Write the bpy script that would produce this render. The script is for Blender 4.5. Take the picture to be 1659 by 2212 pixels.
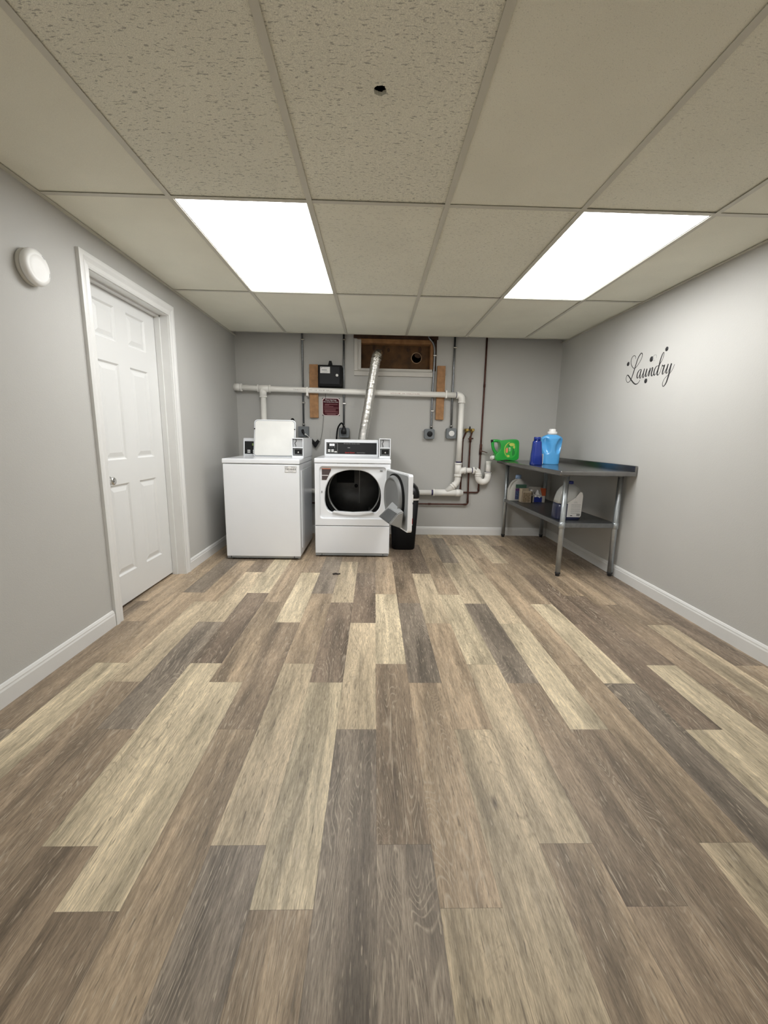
import bpy, bmesh, math, random
from mathutils import Vector, Matrix, noise
random.seed(7)
C = bpy.context.scene.collection
for o in list(bpy.data.objects): bpy.data.objects.remove(o)

# ---------------------------------------------------------------- camera, world, exposure
CAM_Z = 1.0953
PITCH, YAW, ROLL, FPX = 0.17968, 0.02516, 0.01823, 898.97
cd = bpy.data.cameras.new('camera'); cam = bpy.data.objects.new('camera', cd); C.objects.link(cam)
fw = Vector((math.sin(YAW)*math.cos(PITCH), math.cos(YAW)*math.cos(PITCH), -math.sin(PITCH)))
r0 = Vector((math.cos(YAW), -math.sin(YAW), 0)); u0 = r0.cross(fw)
cr = r0*math.cos(ROLL)+u0*math.sin(ROLL); cu = -r0*math.sin(ROLL)+u0*math.cos(ROLL)
M = Matrix((cr, cu, -fw)).transposed().to_4x4(); M.translation = (0, 0, CAM_Z)
cam.matrix_world = M
cd.sensor_fit = 'HORIZONTAL'; cd.sensor_width = 36; cd.lens = 36*FPX/1659
cd.clip_start = 0.02
sc = bpy.context.scene; sc.camera = cam
sc.view_settings.view_transform = 'Standard'; sc.view_settings.look = 'None'
sc.view_settings.gamma = 1; sc.view_settings.use_curve_mapping = False
sc.view_settings.exposure = 0.07
w = bpy.data.worlds.new('world'); sc.world = w; w.use_nodes = True
w.node_tree.nodes['Background'].inputs[0].default_value = (0, 0, 0, 1)
w.node_tree.nodes['Background'].inputs[1].default_value = 0
LAMP = 13.2          # radiance of the ceiling light diffusers
LAMP_COL = (1.0, 1.0, 0.99)

# ---------------------------------------------------------------- room numbers (metres)
XL, XR, YW, YF = -1.482, 1.990, 4.637, -3.05
CZ = 2.106                      # suspended ceiling
T = 0.6096
GX = -0.9118                    # first long tee
YA = 2.056                      # cross tee rows: YA + n*2T
YC = 4.476                      # where the suspended ceiling ends
TOP = 2.42

# ---------------------------------------------------------------- materials
def mat(name, col, rough=0.5, metal=0.0, spec=0.5, bump=0.0, bscale=200, var=0.0, vscale=6, coat=0.0, trans=0.0, emis=None):
    m = bpy.data.materials.new(name); m.use_nodes = True
    nt = m.node_tree; b = nt.nodes['Principled BSDF']
    b.inputs['Base Color'].default_value = (*col, 1); b.inputs['Roughness'].default_value = rough
    b.inputs['Metallic'].default_value = metal; b.inputs['Specular IOR Level'].default_value = spec
    b.inputs['Coat Weight'].default_value = coat
    b.inputs['Transmission Weight'].default_value = trans
    if emis:
        b.inputs['Emission Color'].default_value = (*emis[0], 1); b.inputs['Emission Strength'].default_value = emis[1]
    tc = nt.nodes.new('ShaderNodeTexCoord')
    n = nt.nodes.new('ShaderNodeTexNoise'); n.inputs['Scale'].default_value = vscale; n.inputs['Detail'].default_value = 4
    nt.links.new(tc.outputs['Object'], n.inputs['Vector'])
    rp = nt.nodes.new('ShaderNodeMapRange'); rp.inputs[1].default_value = .3; rp.inputs[2].default_value = .7
    rp.inputs[3].default_value = 1-var; rp.inputs[4].default_value = 1+var
    nt.links.new(n.outputs['Fac'], rp.inputs[0])
    mx = nt.nodes.new('ShaderNodeVectorMath'); mx.operation = 'SCALE'; mx.inputs[0].default_value = col
    nt.links.new(rp.outputs[0], mx.inputs['Scale']); nt.links.new(mx.outputs[0], b.inputs['Base Color'])
    if bump:
        n2 = nt.nodes.new('ShaderNodeTexNoise'); n2.inputs['Scale'].default_value = bscale; n2.inputs['Detail'].default_value = 3
        nt.links.new(tc.outputs['Object'], n2.inputs['Vector'])
        bp = nt.nodes.new('ShaderNodeBump'); bp.inputs['Strength'].default_value = bump; bp.inputs['Distance'].default_value = .002
        nt.links.new(n2.outputs['Fac'], bp.inputs['Height']); nt.links.new(bp.outputs[0], b.inputs['Normal'])
    return m

M_WALL = mat('wall_paint', (.505, .50, .478), .75, bump=.35, bscale=260, var=.015, vscale=3)
M_TRIM = mat('trim_paint', (.73, .73, .715), .35, var=.02)
M_DOOR = mat('door_paint', (.71, .715, .705), .4, bump=.1, bscale=400, var=.01)
M_ENAMEL = mat('white_enamel', (.83, .85, .88), .25, coat=.4, bump=.04, bscale=700, var=.008)
M_LID = mat('worn_white_enamel', (.83, .83, .80), .35, var=.03, vscale=9)
M_WPLAS = mat('white_plastic', (.80, .80, .78), .4)
M_GREYPLAS = mat('grey_plastic', (.25, .26, .262), .5, var=.04)
M_BLACK = mat('black_plastic', (.006, .006, .007), .35, spec=.3)
M_BLACKM = mat('black_matte', (.005, .005, .0055), .6, spec=.2)
M_DARK = mat('dark_panel', (.014, .0145, .0155), .4, spec=.25, var=.1)
M_RUBBER = mat('black_rubber', (.006, .006, .006), .8, spec=.15)
M_CHROME = mat('chrome', (.60, .59, .57), .18, metal=1)
M_GALV = mat('galvanised_steel', (.24, .25, .26), .38, metal=.9, var=.12, vscale=40)
M_STEEL = mat('brushed_stainless', (.27, .265, .26), .22, metal=1, var=.08, vscale=14)
M_LEG = mat('galvanised_leg', (.50, .54, .57), .34, metal=.85, var=.08, vscale=25)
M_BOX = mat('grey_box_paint', (.18, .195, .205), .6, spec=.3, var=.05)
M_PVC = mat('white_pvc', (.93, .915, .87), .35, var=.03)
M_PURPLE = mat('purple_primer', (.03, .02, .09), .5)
M_COPPER = mat('aged_copper', (.085, .032, .022), .5, metal=.4, var=.25, vscale=30)
M_BRASS = mat('brass', (.42, .30, .10), .35, metal=.9, var=.15, vscale=60)
M_WOOD = mat('pine_board', (.37, .195, .085), .7, var=.22, vscale=22)
M_PLY = mat('old_plywood', (.10, .048, .016), .8, var=.45, vscale=10)
M_BEAM = mat('header_wood', (.30, .15, .06), .75, var=.25, vscale=15)
M_BEAMD = mat('dark_header_wood', (.055, .024, .010), .8, var=.3, vscale=15)
M_SIGN = mat('maroon_sign', (.055, .003, .008), .6, spec=.2)
M_SIGNB = mat('pink_white_border', (.72, .58, .58), .4)
M_LTR = mat('white_lettering', (.85, .83, .82), .5)
M_LTRG = mat('grey_lettering', (.35, .34, .34), .5)
M_PINK = mat('faded_pink_lettering', (.38, .16, .17), .5)
M_RED = mat('red_print', (.50, .02, .02), .45)
M_INK = mat('black_ink', (.02, .02, .022), .6)
M_INKG = mat('grey_ink', (.28, .29, .30), .6)
M_PAPER = mat('label_paper', (.78, .77, .76), .5)
M_GREEN = mat('green_plastic', (.018, .36, .045), .28, coat=.4)
M_GREEND = mat('dark_green_print', (.01, .12, .03), .4)
M_YEL = mat('yellow_green_print', (.55, .62, .12), .4)
M_ORANGE = mat('salmon_print', (.80, .26, .14), .45)
M_NAVY = mat('deep_blue_plastic', (.0015, .022, .22), .2, coat=.5)
M_BLUE = mat('light_blue_plastic', (.085, .37, .74), .25, coat=.4)
M_PBLUE = mat('pale_blue_cap', (.28, .40, .62), .4)
M_JUGW = mat('milky_white_plastic', (.66, .66, .63), .4)
M_VIOLET = mat('violet_print', (.10, .035, .16), .45)
M_CARD = mat('beige_carton', (.60, .50, .36), .75, var=.1, vscale=30)
M_CARDW = mat('pale_carton', (.60, .56, .50), .75, var=.12, vscale=30)
M_CARDO = mat('orange_print', (.50, .10, .03), .6)
M_CARDB = mat('blue_print', (.012, .03, .26), .5)
M_JUGC = mat('clear_jug_plastic', (.50, .51, .50), .3, coat=.3)
M_LIQ = mat('blue_grey_liquid', (.022, .030, .085), .3, coat=.4)
M_FLEX = mat('metal_foil', (.82, .81, .78), .28, metal=1, bump=1.0, bscale=150, var=.15, vscale=80)
M_GRILL = mat('grill_grey', (.12, .125, .13), .55)
M_DRUM = mat('drum_enamel', (.045, .045, .045), .35, metal=.3, var=.35, vscale=9)
M_DRUMR = mat('drum_rim', (.24, .24, .23), .4, metal=.3, var=.15)
M_TEE = mat('ceiling_tee_paint', (.60, .585, .51), .5)
M_DECK = mat('dark_deck_above', (.02, .018, .015), .9)
M_DEBRIS = mat('dark_scrap', (.03, .022, .018), .8)

def tile_mat(name, fiss, pin, cut, col=(.83, .82, .715)):
    m = bpy.data.materials.new(name); m.use_nodes = True
    nt = m.node_tree; b = nt.nodes['Principled BSDF']; L = nt.links; N = nt.nodes
    b.inputs['Roughness'].default_value = .9; b.inputs['Specular IOR Level'].default_value = .15
    g = N.new('ShaderNodeNewGeometry')
    def noise_(sx, sy, scale, detail, dist=0.):
        mp = N.new('ShaderNodeMapping'); mp.inputs['Scale'].default_value = (sx, sy, 1)
        L.new(g.outputs['Position'], mp.inputs['Vector'])
        n = N.new('ShaderNodeTexNoise'); n.inputs['Scale'].default_value = scale
        n.inputs['Detail'].default_value = detail; n.inputs['Distortion'].default_value = dist
        L.new(mp.outputs[0], n.inputs['Vector']); return n.outputs['Fac']
    def rng(src, a, c, lo, hi):
        r = N.new('ShaderNodeMapRange'); r.inputs[1].default_value = a; r.inputs[2].default_value = c
        r.inputs[3].default_value = lo; r.inputs[4].default_value = hi; L.new(src, r.inputs[0]); return r.outputs[0]
    def mul(a, c):
        x = N.new('ShaderNodeMath'); x.operation = 'MULTIPLY'; L.new(a, x.inputs[0])
        L.new(c, x.inputs[1]) if not isinstance(c, (int, float)) else setattr(x.inputs[1], 'default_value', c)
        return x.outputs[0]
    f1 = rng(noise_(.40, 1.2, 150, 2.5, .35), cut, cut-.06, 1, 1-fiss)        # worm-like fissures
    f2 = rng(noise_(1, 1, 330, 2), .36, .28, 1, 1-pin)                          # pin holes
    f3 = rng(noise_(1, 1, 380, 4), .32, .68, 1-.28*(fiss+.12), 1+.28*(fiss+.12))   # rough grit
    f4 = rng(noise_(1, 1, 3, 3), .3, .7, .965, 1.03)
    f = mul(mul(f1, f2), mul(f3, f4))
    v = N.new('ShaderNodeVectorMath'); v.operation = 'SCALE'; v.inputs[0].default_value = col
    L.new(f, v.inputs['Scale']); L.new(v.outputs[0], b.inputs['Base Color'])
    bp = N.new('ShaderNodeBump'); bp.inputs['Strength'].default_value = .6; bp.inputs['Distance'].default_value = .003
    L.new(f, bp.inputs['Height']); L.new(bp.outputs[0], b.inputs['Normal'])
    return m
M_TFISS = tile_mat('fissured_tile', .42, .30, .40)
M_TFINE = tile_mat('finely_fissured_tile', .26, .25, .40)
M_TMED = tile_mat('lightly_fissured_tile', .20, .15, .385)
M_TPIN = tile_mat('pinholed_tile', .05, .22, .33)
M_TSM = tile_mat('smooth_tile', .03, .05, .33)

def lamp_mat():
    m = bpy.data.materials.new('lit_acrylic_diffuser'); m.use_nodes = True
    nt = m.node_tree; nt.nodes.clear(); N = nt.nodes; L = nt.links
    o = N.new('ShaderNodeOutputMaterial'); e = N.new('ShaderNodeEmission'); g = N.new('ShaderNodeNewGeometry')
    n = N.new('ShaderNodeTexNoise'); n.inputs['Scale'].default_value = 2.5; n.inputs['Detail'].default_value = 2
    L.new(g.outputs['Position'], n.inputs['Vector'])
    r = N.new('ShaderNodeMapRange'); r.inputs[1].default_value = .3; r.inputs[2].default_value = .7
    r.inputs[3].default_value = LAMP*.94; r.inputs[4].default_value = LAMP*1.06
    L.new(n.outputs['Fac'], r.inputs[0]); L.new(r.outputs[0], e.inputs['Strength'])
    e.inputs['Color'].default_value = (*LAMP_COL, 1); L.new(e.outputs[0], o.inputs[0]); return m
M_LAMP = lamp_mat()

def plank_mat():
    m = bpy.data.materials.new('vinyl_oak_planks'); m.use_nodes = True
    nt = m.node_tree; b = nt.nodes['Principled BSDF']; N = nt.nodes; L = nt.links
    at = N.new('ShaderNodeAttribute'); at.attribute_name = 'tone'
    sd = N.new('ShaderNodeAttribute'); sd.attribute_name = 'seed'
    uv = N.new('ShaderNodeUVMap'); uv.uv_map = 'plank'
    g = N.new('ShaderNodeNewGeometry')
    add = N.new('ShaderNodeVectorMath'); add.operation = 'MULTIPLY_ADD'
    L.new(sd.outputs['Color'], add.inputs[0]); add.inputs[1].default_value = (37, 53, 11); L.new(g.outputs['Position'], add.inputs[2])
    P = add.outputs[0]
    def nz(sx, sy, detail=3, dist=0., rough=.55):
        mp = N.new('ShaderNodeMapping'); mp.inputs['Scale'].default_value = (sx, sy, 1); L.new(P, mp.inputs['Vector'])
        n = N.new('ShaderNodeTexNoise'); n.inputs['Scale'].default_value = 1; n.inputs['Detail'].default_value = detail
        n.inputs['Roughness'].default_value = rough
        n.inputs['Distortion'].default_value = dist; L.new(mp.outputs[0], n.inputs['Vector']); return n.outputs['Fac']
    def rng(src, a, c, lo, hi):
        r = N.new('ShaderNodeMapRange'); r.inputs[1].default_value = a; r.inputs[2].default_value = c
        r.inputs[3].default_value = lo; r.inputs[4].default_value = hi
        L.new(src, r.inputs[0]); return r.outputs[0]
    def mth(op, a, c):
        x = N.new('ShaderNodeMath'); x.operation = op
        for i, s in enumerate((a, c)):
            if isinstance(s, (int, float)): x.inputs[i].default_value = s
            else: L.new(s, x.inputs[i])
        return x.outputs[0]
    def mix(fac, a, c):
        x = N.new('ShaderNodeMix'); x.data_type = 'RGBA'
        if isinstance(fac, (int, float)): x.inputs[0].default_value = fac
        else: L.new(fac, x.inputs[0])
        for i, s in ((6, a), (7, c)):
            if isinstance(s, tuple): x.inputs[i].default_value = (*s, 1)
            else: L.new(s, x.inputs[i])
        return x.outputs[2]
    # broad dark and light bands along the board
    broad = rng(nz(12, 1.1, 3, .4), .32, .68, .56, 1.36)
    strk = rng(nz(60, 5, 3, .4), .30, .70, .80, 1.20)
    fine = rng(nz(300, 26, 3, .3, .75), .30, .70, .66, 1.34)
    # cathedral rings: contour lines of a stretched height field
    hgt = nz(10, 1.7, 1.2, .5)
    saw = mth('FRACT', mth('MULTIPLY', hgt, 30.0), 0)
    rings = rng(mth('ABSOLUTE', mth('SUBTRACT', saw, .5), 0), .0, .17, 1.0, 0.0)
    rmask = rng(nz(6, 1.2, 2), .46, .58, 0., 1.)
    brk = rng(nz(120, 16, 2), .35, .55, .25, 1.)
    grain = mth('MULTIPLY', mth('MULTIPLY', rings, rmask), brk)
    f = mth('MULTIPLY', mth('MULTIPLY', broad, strk), fine)
    v = N.new('ShaderNodeVectorMath'); v.operation = 'SCALE'; L.new(at.outputs['Color'], v.inputs[0]); L.new(f, v.inputs['Scale'])
    # lime-washed pale grain lines on the dark boards, darker grain on the light ones
    sr = N.new('ShaderNodeSeparateColor'); L.new(at.outputs['Color'], sr.inputs[0])
    isl = rng(sr.outputs[0], .36, .46, 0., 1.)
    lc = mix(isl, (.54, .455, .35), (.29, .23, .155))
    col = mix(mth('MULTIPLY', grain, .60), v.outputs[0], lc)
    # short pale and dark flecks
    fl = rng(nz(170, 17, 2, .3), .62, .70, 0., .55)
    col = mix(fl, col, (.54, .455, .345))
    fd = rng(nz(150, 15, 2, .3), .36, .29, 0., .6)
    col = mix(fd, col, (.11, .085, .062))
    # knots
    kn = N.new('ShaderNodeTexVoronoi'); kn.inputs['Scale'].default_value = 1; kn.inputs['Randomness'].default_value = 1
    mp = N.new('ShaderNodeMapping'); mp.inputs['Scale'].default_value = (5.5, 1.9, 1); L.new(P, mp.inputs['Vector']); L.new(mp.outputs[0], kn.inputs['Vector'])
    kf = rng(kn.outputs['Distance'], .01, .065, .85, 0.)
    col = mix(kf, col, (.075, .055, .042))
    # dark hairline where boards meet
    sx = N.new('ShaderNodeSeparateXYZ'); L.new(uv.outputs[0], sx.inputs[0])
    def edge(c, wd):
        e1 = mth('LESS_THAN', c, wd); return e1
    eu = mth('MINIMUM', sx.outputs[0], mth('SUBTRACT', .1493, sx.outputs[0]))
    ev = mth('MINIMUM', sx.outputs[1], mth('SUBTRACT', .9155, sx.outputs[1]))
    e = mth('MULTIPLY', mth('LESS_THAN', mth('MINIMUM', eu, ev), .0007), .42)
    col = mix(e, col, (.06, .045, .035))
    L.new(col, b.inputs['Base Color'])
    L.new(rng(fine, .8, 1.2, .50, .40), b.inputs['Roughness'])
    b.inputs['Specular IOR Level'].default_value = .38
    bp = N.new('ShaderNodeBump'); bp.inputs['Strength'].default_value = .25; bp.inputs['Distance'].default_value = .0006
    L.new(fine, bp.inputs['Height']); L.new(bp.outputs[0], b.inputs['Normal'])
    return m
M_FLOOR = plank_mat()

# ---------------------------------------------------------------- mesh helpers
def quad(bm, a, b, c, d):
    return bm.faces.new([bm.verts.new(p) for p in (a, b, c, d)])
def box(bm, x0, x1, y0, y1, z0, z1, bev=0.0, seg=2):
    t = bmesh.new()
    bmesh.ops.create_cube(t, size=1)
    for v in t.verts:
        v.co = Vector(((x0+x1)/2+v.co.x*(x1-x0), (y0+y1)/2+v.co.y*(y1-y0), (z0+z1)/2+v.co.z*(z1-z0)))
    if bev: bmesh.ops.bevel(t, geom=t.edges[:], offset=bev, segments=seg, profile=.5, affect='EDGES', clamp_overlap=True)
    join(bm, t)
def join(bm, t):
    mp = {}
    for v in t.verts: mp[v] = bm.verts.new(v.co)
    for f in t.faces:
        try:
            nf = bm.faces.new([mp[v] for v in f.verts]); nf.smooth = f.smooth
        except ValueError: pass
    t.free()
def frame_(d):
    d = d.normalized(); a = Vector((0, 0, 1)) if abs(d.z) < .9 else Vector((1, 0, 0))
    u = d.cross(a).normalized(); return u, d.cross(u).normalized()
def tube(bm, pts, r, n=16, caps=True):
    pts = [Vector(p) for p in pts]; rs = r if isinstance(r, (list, tuple)) else [r]*len(pts)
    d = (pts[1]-pts[0]).normalized(); u, v = frame_(d); rings = []
    for i, p in enumerate(pts):
        if i == 0: t = pts[1]-pts[0]
        elif i == len(pts)-1: t = pts[-1]-pts[-2]
        else: t = (pts[i+1]-p).normalized()+(p-pts[i-1]).normalized()
        t.normalize(); u = (u-t*u.dot(t)).normalized(); v = t.cross(u)
        k = 1.0
        rings.append([bm.verts.new(p+(u*math.cos(a)+v*math.sin(a))*rs[i]*k) for a in [2*math.pi*j/n for j in range(n)]])
    for a, b in zip(rings, rings[1:]):
        for j in range(n):
            f = bm.faces.new((a[j], a[(j+1) % n], b[(j+1) % n], b[j])); f.smooth = True
    if caps:
        bm.faces.new(rings[0][::-1]); bm.faces.new(rings[-1])
def smooth_path(pts, n=6):
    pts = [Vector(p) for p in pts]; P = [pts[0]]+pts+[pts[-1]]; out = []
    for i in range(1, len(P)-2):
        p0, p1, p2, p3 = P[i-1:i+3]
        for k in range(n):
            t = k/n
            out.append(.5*((2*p1)+(p2-p0)*t+(2*p0-5*p1+4*p2-p3)*t*t+(3*p1-p0-3*p2+p3)*t**3))
    out.append(pts[-1]); return out
def elbow(a, b, c, r, n=6):
    """points rounding the corner b between a and c with radius r"""
    a, b, c = map(Vector, (a, b, c)); d1 = (a-b).normalized(); d2 = (c-b).normalized()
    p, q = b+d1*r, b+d2*r
    return [p*(1-t)**2+b*2*t*(1-t)+q*t*t for t in [i/n for i in range(n+1)]]
def prism(bm, poly, axis, a0, a1, bev=0.0, seg=3, smooth=False):
    """extrude a 2D polygon along axis ('x','y','z') from a0 to a1"""
    def P(p, a):
        return {'x': (a, p[0], p[1]), 'y': (p[0], a, p[1]), 'z': (p[0], p[1], a)}[axis]
    t = bmesh.new()
    A = [t.verts.new(P(p, a0)) for p in poly]; B = [t.verts.new(P(p, a1)) for p in poly]
    t.faces.new(A); t.faces.new(B[::-1]); n = len(poly)
    for i in range(n):
        f = t.faces.new((A[i], B[i], B[(i+1) % n], A[(i+1) % n])); f.smooth = smooth
    bmesh.ops.recalc_face_normals(t, faces=t.faces[:])
    if bev:
        eds = [e for e in t.edges if (e.verts[0] in A) == (e.verts[1] in A)]
        bmesh.ops.bevel(t, geom=eds, offset=bev, segments=seg, profile=.5, affect='EDGES', clamp_overlap=True)
        if smooth:
            for f in t.faces: f.smooth = True
    join(bm, t)
def cyl(bm, p0, p1, r, n=24, r2=None):
    tube(bm, [p0, p1], [r, r if r2 is None else r2], n)
def lathe(bm, prof, c, axis='z', n=40, sx=1, sy=1):
    """prof: list of (radius, height) about centre c"""
    rings = []
    for r, h in prof:
        ring = []
        for j in range(n):
            a = 2*math.pi*j/n; ca, sa = r*math.cos(a)*sx, r*math.sin(a)*sy
            p = {'z': (ca, sa, h), 'y': (ca, h, sa), 'x': (h, ca, sa)}[axis]
            ring.append(bm.verts.new((c[0]+p[0], c[1]+p[1], c[2]+p[2])))
        rings.append(ring)
    for a, b in zip(rings, rings[1:]):
        for j in range(n):
            f = bm.faces.new((a[j], a[(j+1) % n], b[(j+1) % n], b[j])); f.smooth = True
    for rg, (r, h) in ((rings[0], prof[0]), (rings[-1], prof[-1])):
        if r > 1e-5: bm.faces.new(rg)
def superloop(cx, cy, hw, hd, e=3.0, n=40):
    out = []
    for i in range(n):
        a = 2*math.pi*i/n; c, s = math.cos(a), math.sin(a)
        out.append((cx+hw*math.copysign(abs(c)**(2/e), c), cy+hd*math.copysign(abs(s)**(2/e), s)))
    return out
def loft(bm, secs, n=40, caps=True):
    """secs: (z, cx, cy, half_w, half_d, exponent)"""
    rings = []
    for z, cx, cy, hw, hd, e in secs:
        rings.append([bm.verts.new((x, y, z)) for x, y in superloop(cx, cy, hw, hd, e, n)])
    for a, b in zip(rings, rings[1:]):
        for j in range(n):
            f = bm.faces.new((a[j], a[(j+1) % n], b[(j+1) % n], b[j])); f.smooth = True
    if caps: bm.faces.new(rings[0][::-1]); bm.faces.new(rings[-1])

def root_loc(o):
    while o.parent: o = o.parent
    return o.location
def obj(name, bm, m, parent=None, loc=None, autosmooth=True, label=None):
    me = bpy.data.meshes.new(name)
    bmesh.ops.recalc_face_normals(bm, faces=bm.faces[:])
    off = root_loc(parent) if parent else Vector(loc or (0, 0, 0))
    for v in bm.verts: v.co -= off
    bm.to_mesh(me); bm.free()
    me.materials.append(m)
    o = bpy.data.objects.new(name, me); C.objects.link(o)
    if parent: o.parent = parent
    else: o.location = off
    if label: o['label'] = label
    return o
def thing(name, label, cat, loc, group=None):
    o = bpy.data.objects.new(name, None); C.objects.link(o); o.location = loc; o.empty_display_size = .05
    o['label'] = label; o['category'] = cat
    if group: o['group'] = group
    return o
def tag(o, label, cat, group=None):
    o['label'] = label; o['category'] = cat
    if group: o['group'] = group
    return o
def struct(name, bm, m, parent=None):
    o = obj(name, bm, m, parent)
    if not parent: o['kind'] = 'structure'
    return o
def NB(): return bmesh.new()
def part(name, m, parent, fn, **k):
    b = bmesh.new(); fn(b); return obj(name, b, m, parent, **k)
def text_mesh(name, s, size, m, parent, origin, xdir, ydir, ext=.0006, align='LEFT', sx=1.0):
    cu_ = bpy.data.curves.new('t', 'FONT'); cu_.body = s; cu_.size = size; cu_.extrude = ext; cu_.align_x = align
    o = bpy.data.objects.new('t', cu_); C.objects.link(o)
    dg = bpy.context.evaluated_depsgraph_get(); me = bpy.data.meshes.new_from_object(o.evaluated_get(dg))
    bpy.data.objects.remove(o); bpy.data.curves.remove(cu_)
    xd, yd = Vector(xdir).normalized(), Vector(ydir).normalized(); zd = xd.cross(yd)
    off = root_loc(parent)
    for v in me.vertices:
        v.co = Vector(origin)+xd*v.co.x*sx+yd*v.co.y+zd*v.co.z-off
    me.materials.clear(); me.materials.append(m)
    ob = bpy.data.objects.new(name, me); C.objects.link(ob); ob.parent = parent
    return ob

# ================================================================ STRUCTURE
# ---- floor: every board a face of its own
W_, Lp = .1493, .9155
TONES = {'L': (.565, .475, .33), 'l': (.49, .40, .277), 'M': (.37, .282, .192), 'n': (.270, .205, .143),
         'D': (.205, .155, .113), 'G': (.212, .174, .135)}
PLK = {0: 'GnLMM', 1: 'lMGnD', 2: 'MlMlDM', 3: 'MlLMM', 4: 'nnGlG', 5: 'nnLllM', 6: 'lMMMM', 7: 'nGLMl', 8: 'nLDDnM',
       9: 'GLDMM', 10: 'nnnMn', 11: 'nMlnnD', 12: 'nMDDD', 13: 'nnnDn', -1: 'GGlDnM', -2: 'MLDln', -3: 'GlMGM', -4: 'nMnLnM',
       -5: 'nLMMM', -6: 'nLDLM', -7: 'nnGlnM', -8: 'nnlMD', -9: 'nLMGD', -10: 'nGnMM', -11: 'nnnMM'}
bm = NB(); ct = bm.loops.layers.float_color.new('tone'); cs = bm.loops.layers.float_color.new('seed')
ul = bm.loops.layers.uv.new('plank')
for i in range(-13, 14):
    ph = {0: .954, 1: .797, 2: .492}[i % 3]; x0 = .0201+i*W_; x1 = x0+W_
    x0c, x1c = max(x0, XL-.30), min(x1, XR+.02)
    if x1c <= x0c: continue
    for n in range(-5, 6):
        y0 = ph+n*Lp; y1 = y0+Lp; y0c, y1c = max(y0, YF-.05), min(y1, YW+.05)
        if y1c <= y0c: continue
        s = PLK.get(i, 'nMnlD')
        k = n+1
        t = s[k] if 0 <= k < len(s) else random.choice('LlMMnnDG')
        f = quad(bm, (x0c, y0c, 0), (x1c, y0c, 0), (x1c, y1c, 0), (x0c, y1c, 0))
        sd = (random.random(), random.random(), random.random(), 1); j = random.uniform(.93, 1.07)
        for lp in f.loops:
            c = TONES[t]; lp[ct] = (c[0]*j, c[1]*j, c[2]*j, 1); lp[cs] = sd
            lp[ul].uv = (lp.vert.co.x-x0, lp.vert.co.y-y0)
fl = obj('floor', bm, M_FLOOR); fl['kind'] = 'structure'

# ---- walls
DY0, DY1, DZ = 2.347, 3.177, 1.908          # door opening
def wl(b):
    box(b, XL-.12, XL, YF-.1, DY0-.0121, 0, TOP); box(b, XL-.12, XL, DY1+.0121, YW+.15, 0, TOP); box(b, XL-.12, XL, DY0-.0121, DY1+.0121, DZ+.0121, TOP)
b = NB(); wl(b); struct('wall_left', b, M_WALL)
b = NB(); box(b, XR, XR+.12, YF-.1, YW+.15, 0, TOP); struct('wall_right', b, M_WALL)
WX0, WX1, WZ0, WZ1 = -.158, .600, 1.790, 2.32
b = NB()
box(b, XL, WX0, YW, YW+.15, 0, TOP); box(b, WX1+.045, XR, YW, YW+.15, 0, TOP)
box(b, WX0, WX1+.045, YW, YW+.15, 0, WZ0); box(b, WX0, WX1+.045, YW, YW+.15, WZ1, TOP)
struct('wall_back', b, M_WALL)
b = NB(); box(b, XL, XR, YF-.12, YF, 0, TOP); struct('wall_front', b, M_WALL)

# ---- suspended ceiling: tees, then the tiles lying in them
ys = [YA+k*2*T for k in (-4, -3, -2, -1, 0, 1)]
ceil_root = None
b = NB(); tw = .012
for i in range(-1, 6):
    x = GX+i*T
    if XL < x < XR: box(b, x-tw, x+tw, YF, YC, CZ, CZ+.0015); box(b, x-.001, x+.001, YF, YC, CZ+.0015, CZ+.03)
for y in ys:
    if y > YF: box(b, XL, XR, y-tw, y+tw, CZ+.0005, CZ+.0018); box(b, XL, XR, y-.001, y+.001, CZ+.0018, CZ+.03)
box(b, XL, XL+.022, YF, YW, CZ-.0012, CZ+.001); box(b, XR-.022, XR, YF, YW, CZ-.0012, CZ+.001)   # wall angle
box(b, XL, XL+.0015, YF, YW, CZ, CZ+.022); box(b, XR-.0015, XR, YF, YW, CZ, CZ+.022)
box(b, XL, XR, YC-.012, YC, CZ+.0003, CZ+.03)
ceiling = struct('ceiling', b, M_TEE)
b = NB(); box(b, XL-.12, XR+.12, YF-.1, YW+.15, TOP, TOP+.1); obj('floor_deck_above', b, M_DECK, ceiling)
xs = [XL]+[GX+i*T for i in range(0, 5)]+[XR]
rows = [YF]+[y for y in ys if y > YF]+[YC]
lights = {(1, 4), (5-0-1+0, 4)}   # filled below
def tilemat(ci, rj):
    n = len(rows)-1
    if rj == n-1: return M_TSM
    if rj == n-2: return [M_TSM, M_TFINE, M_TFINE, M_TFINE, M_TMED, M_TSM][ci]
    if rj == n-3: return [M_TSM, M_TFISS, M_TFISS, M_TPIN, M_TMED, M_TSM][ci]
    return [M_TSM, M_TFISS, M_TMED, M_TPIN, M_TFISS, M_TSM][ci]
LROW = len(rows)-3                     # row between YA and YA+2T
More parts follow.
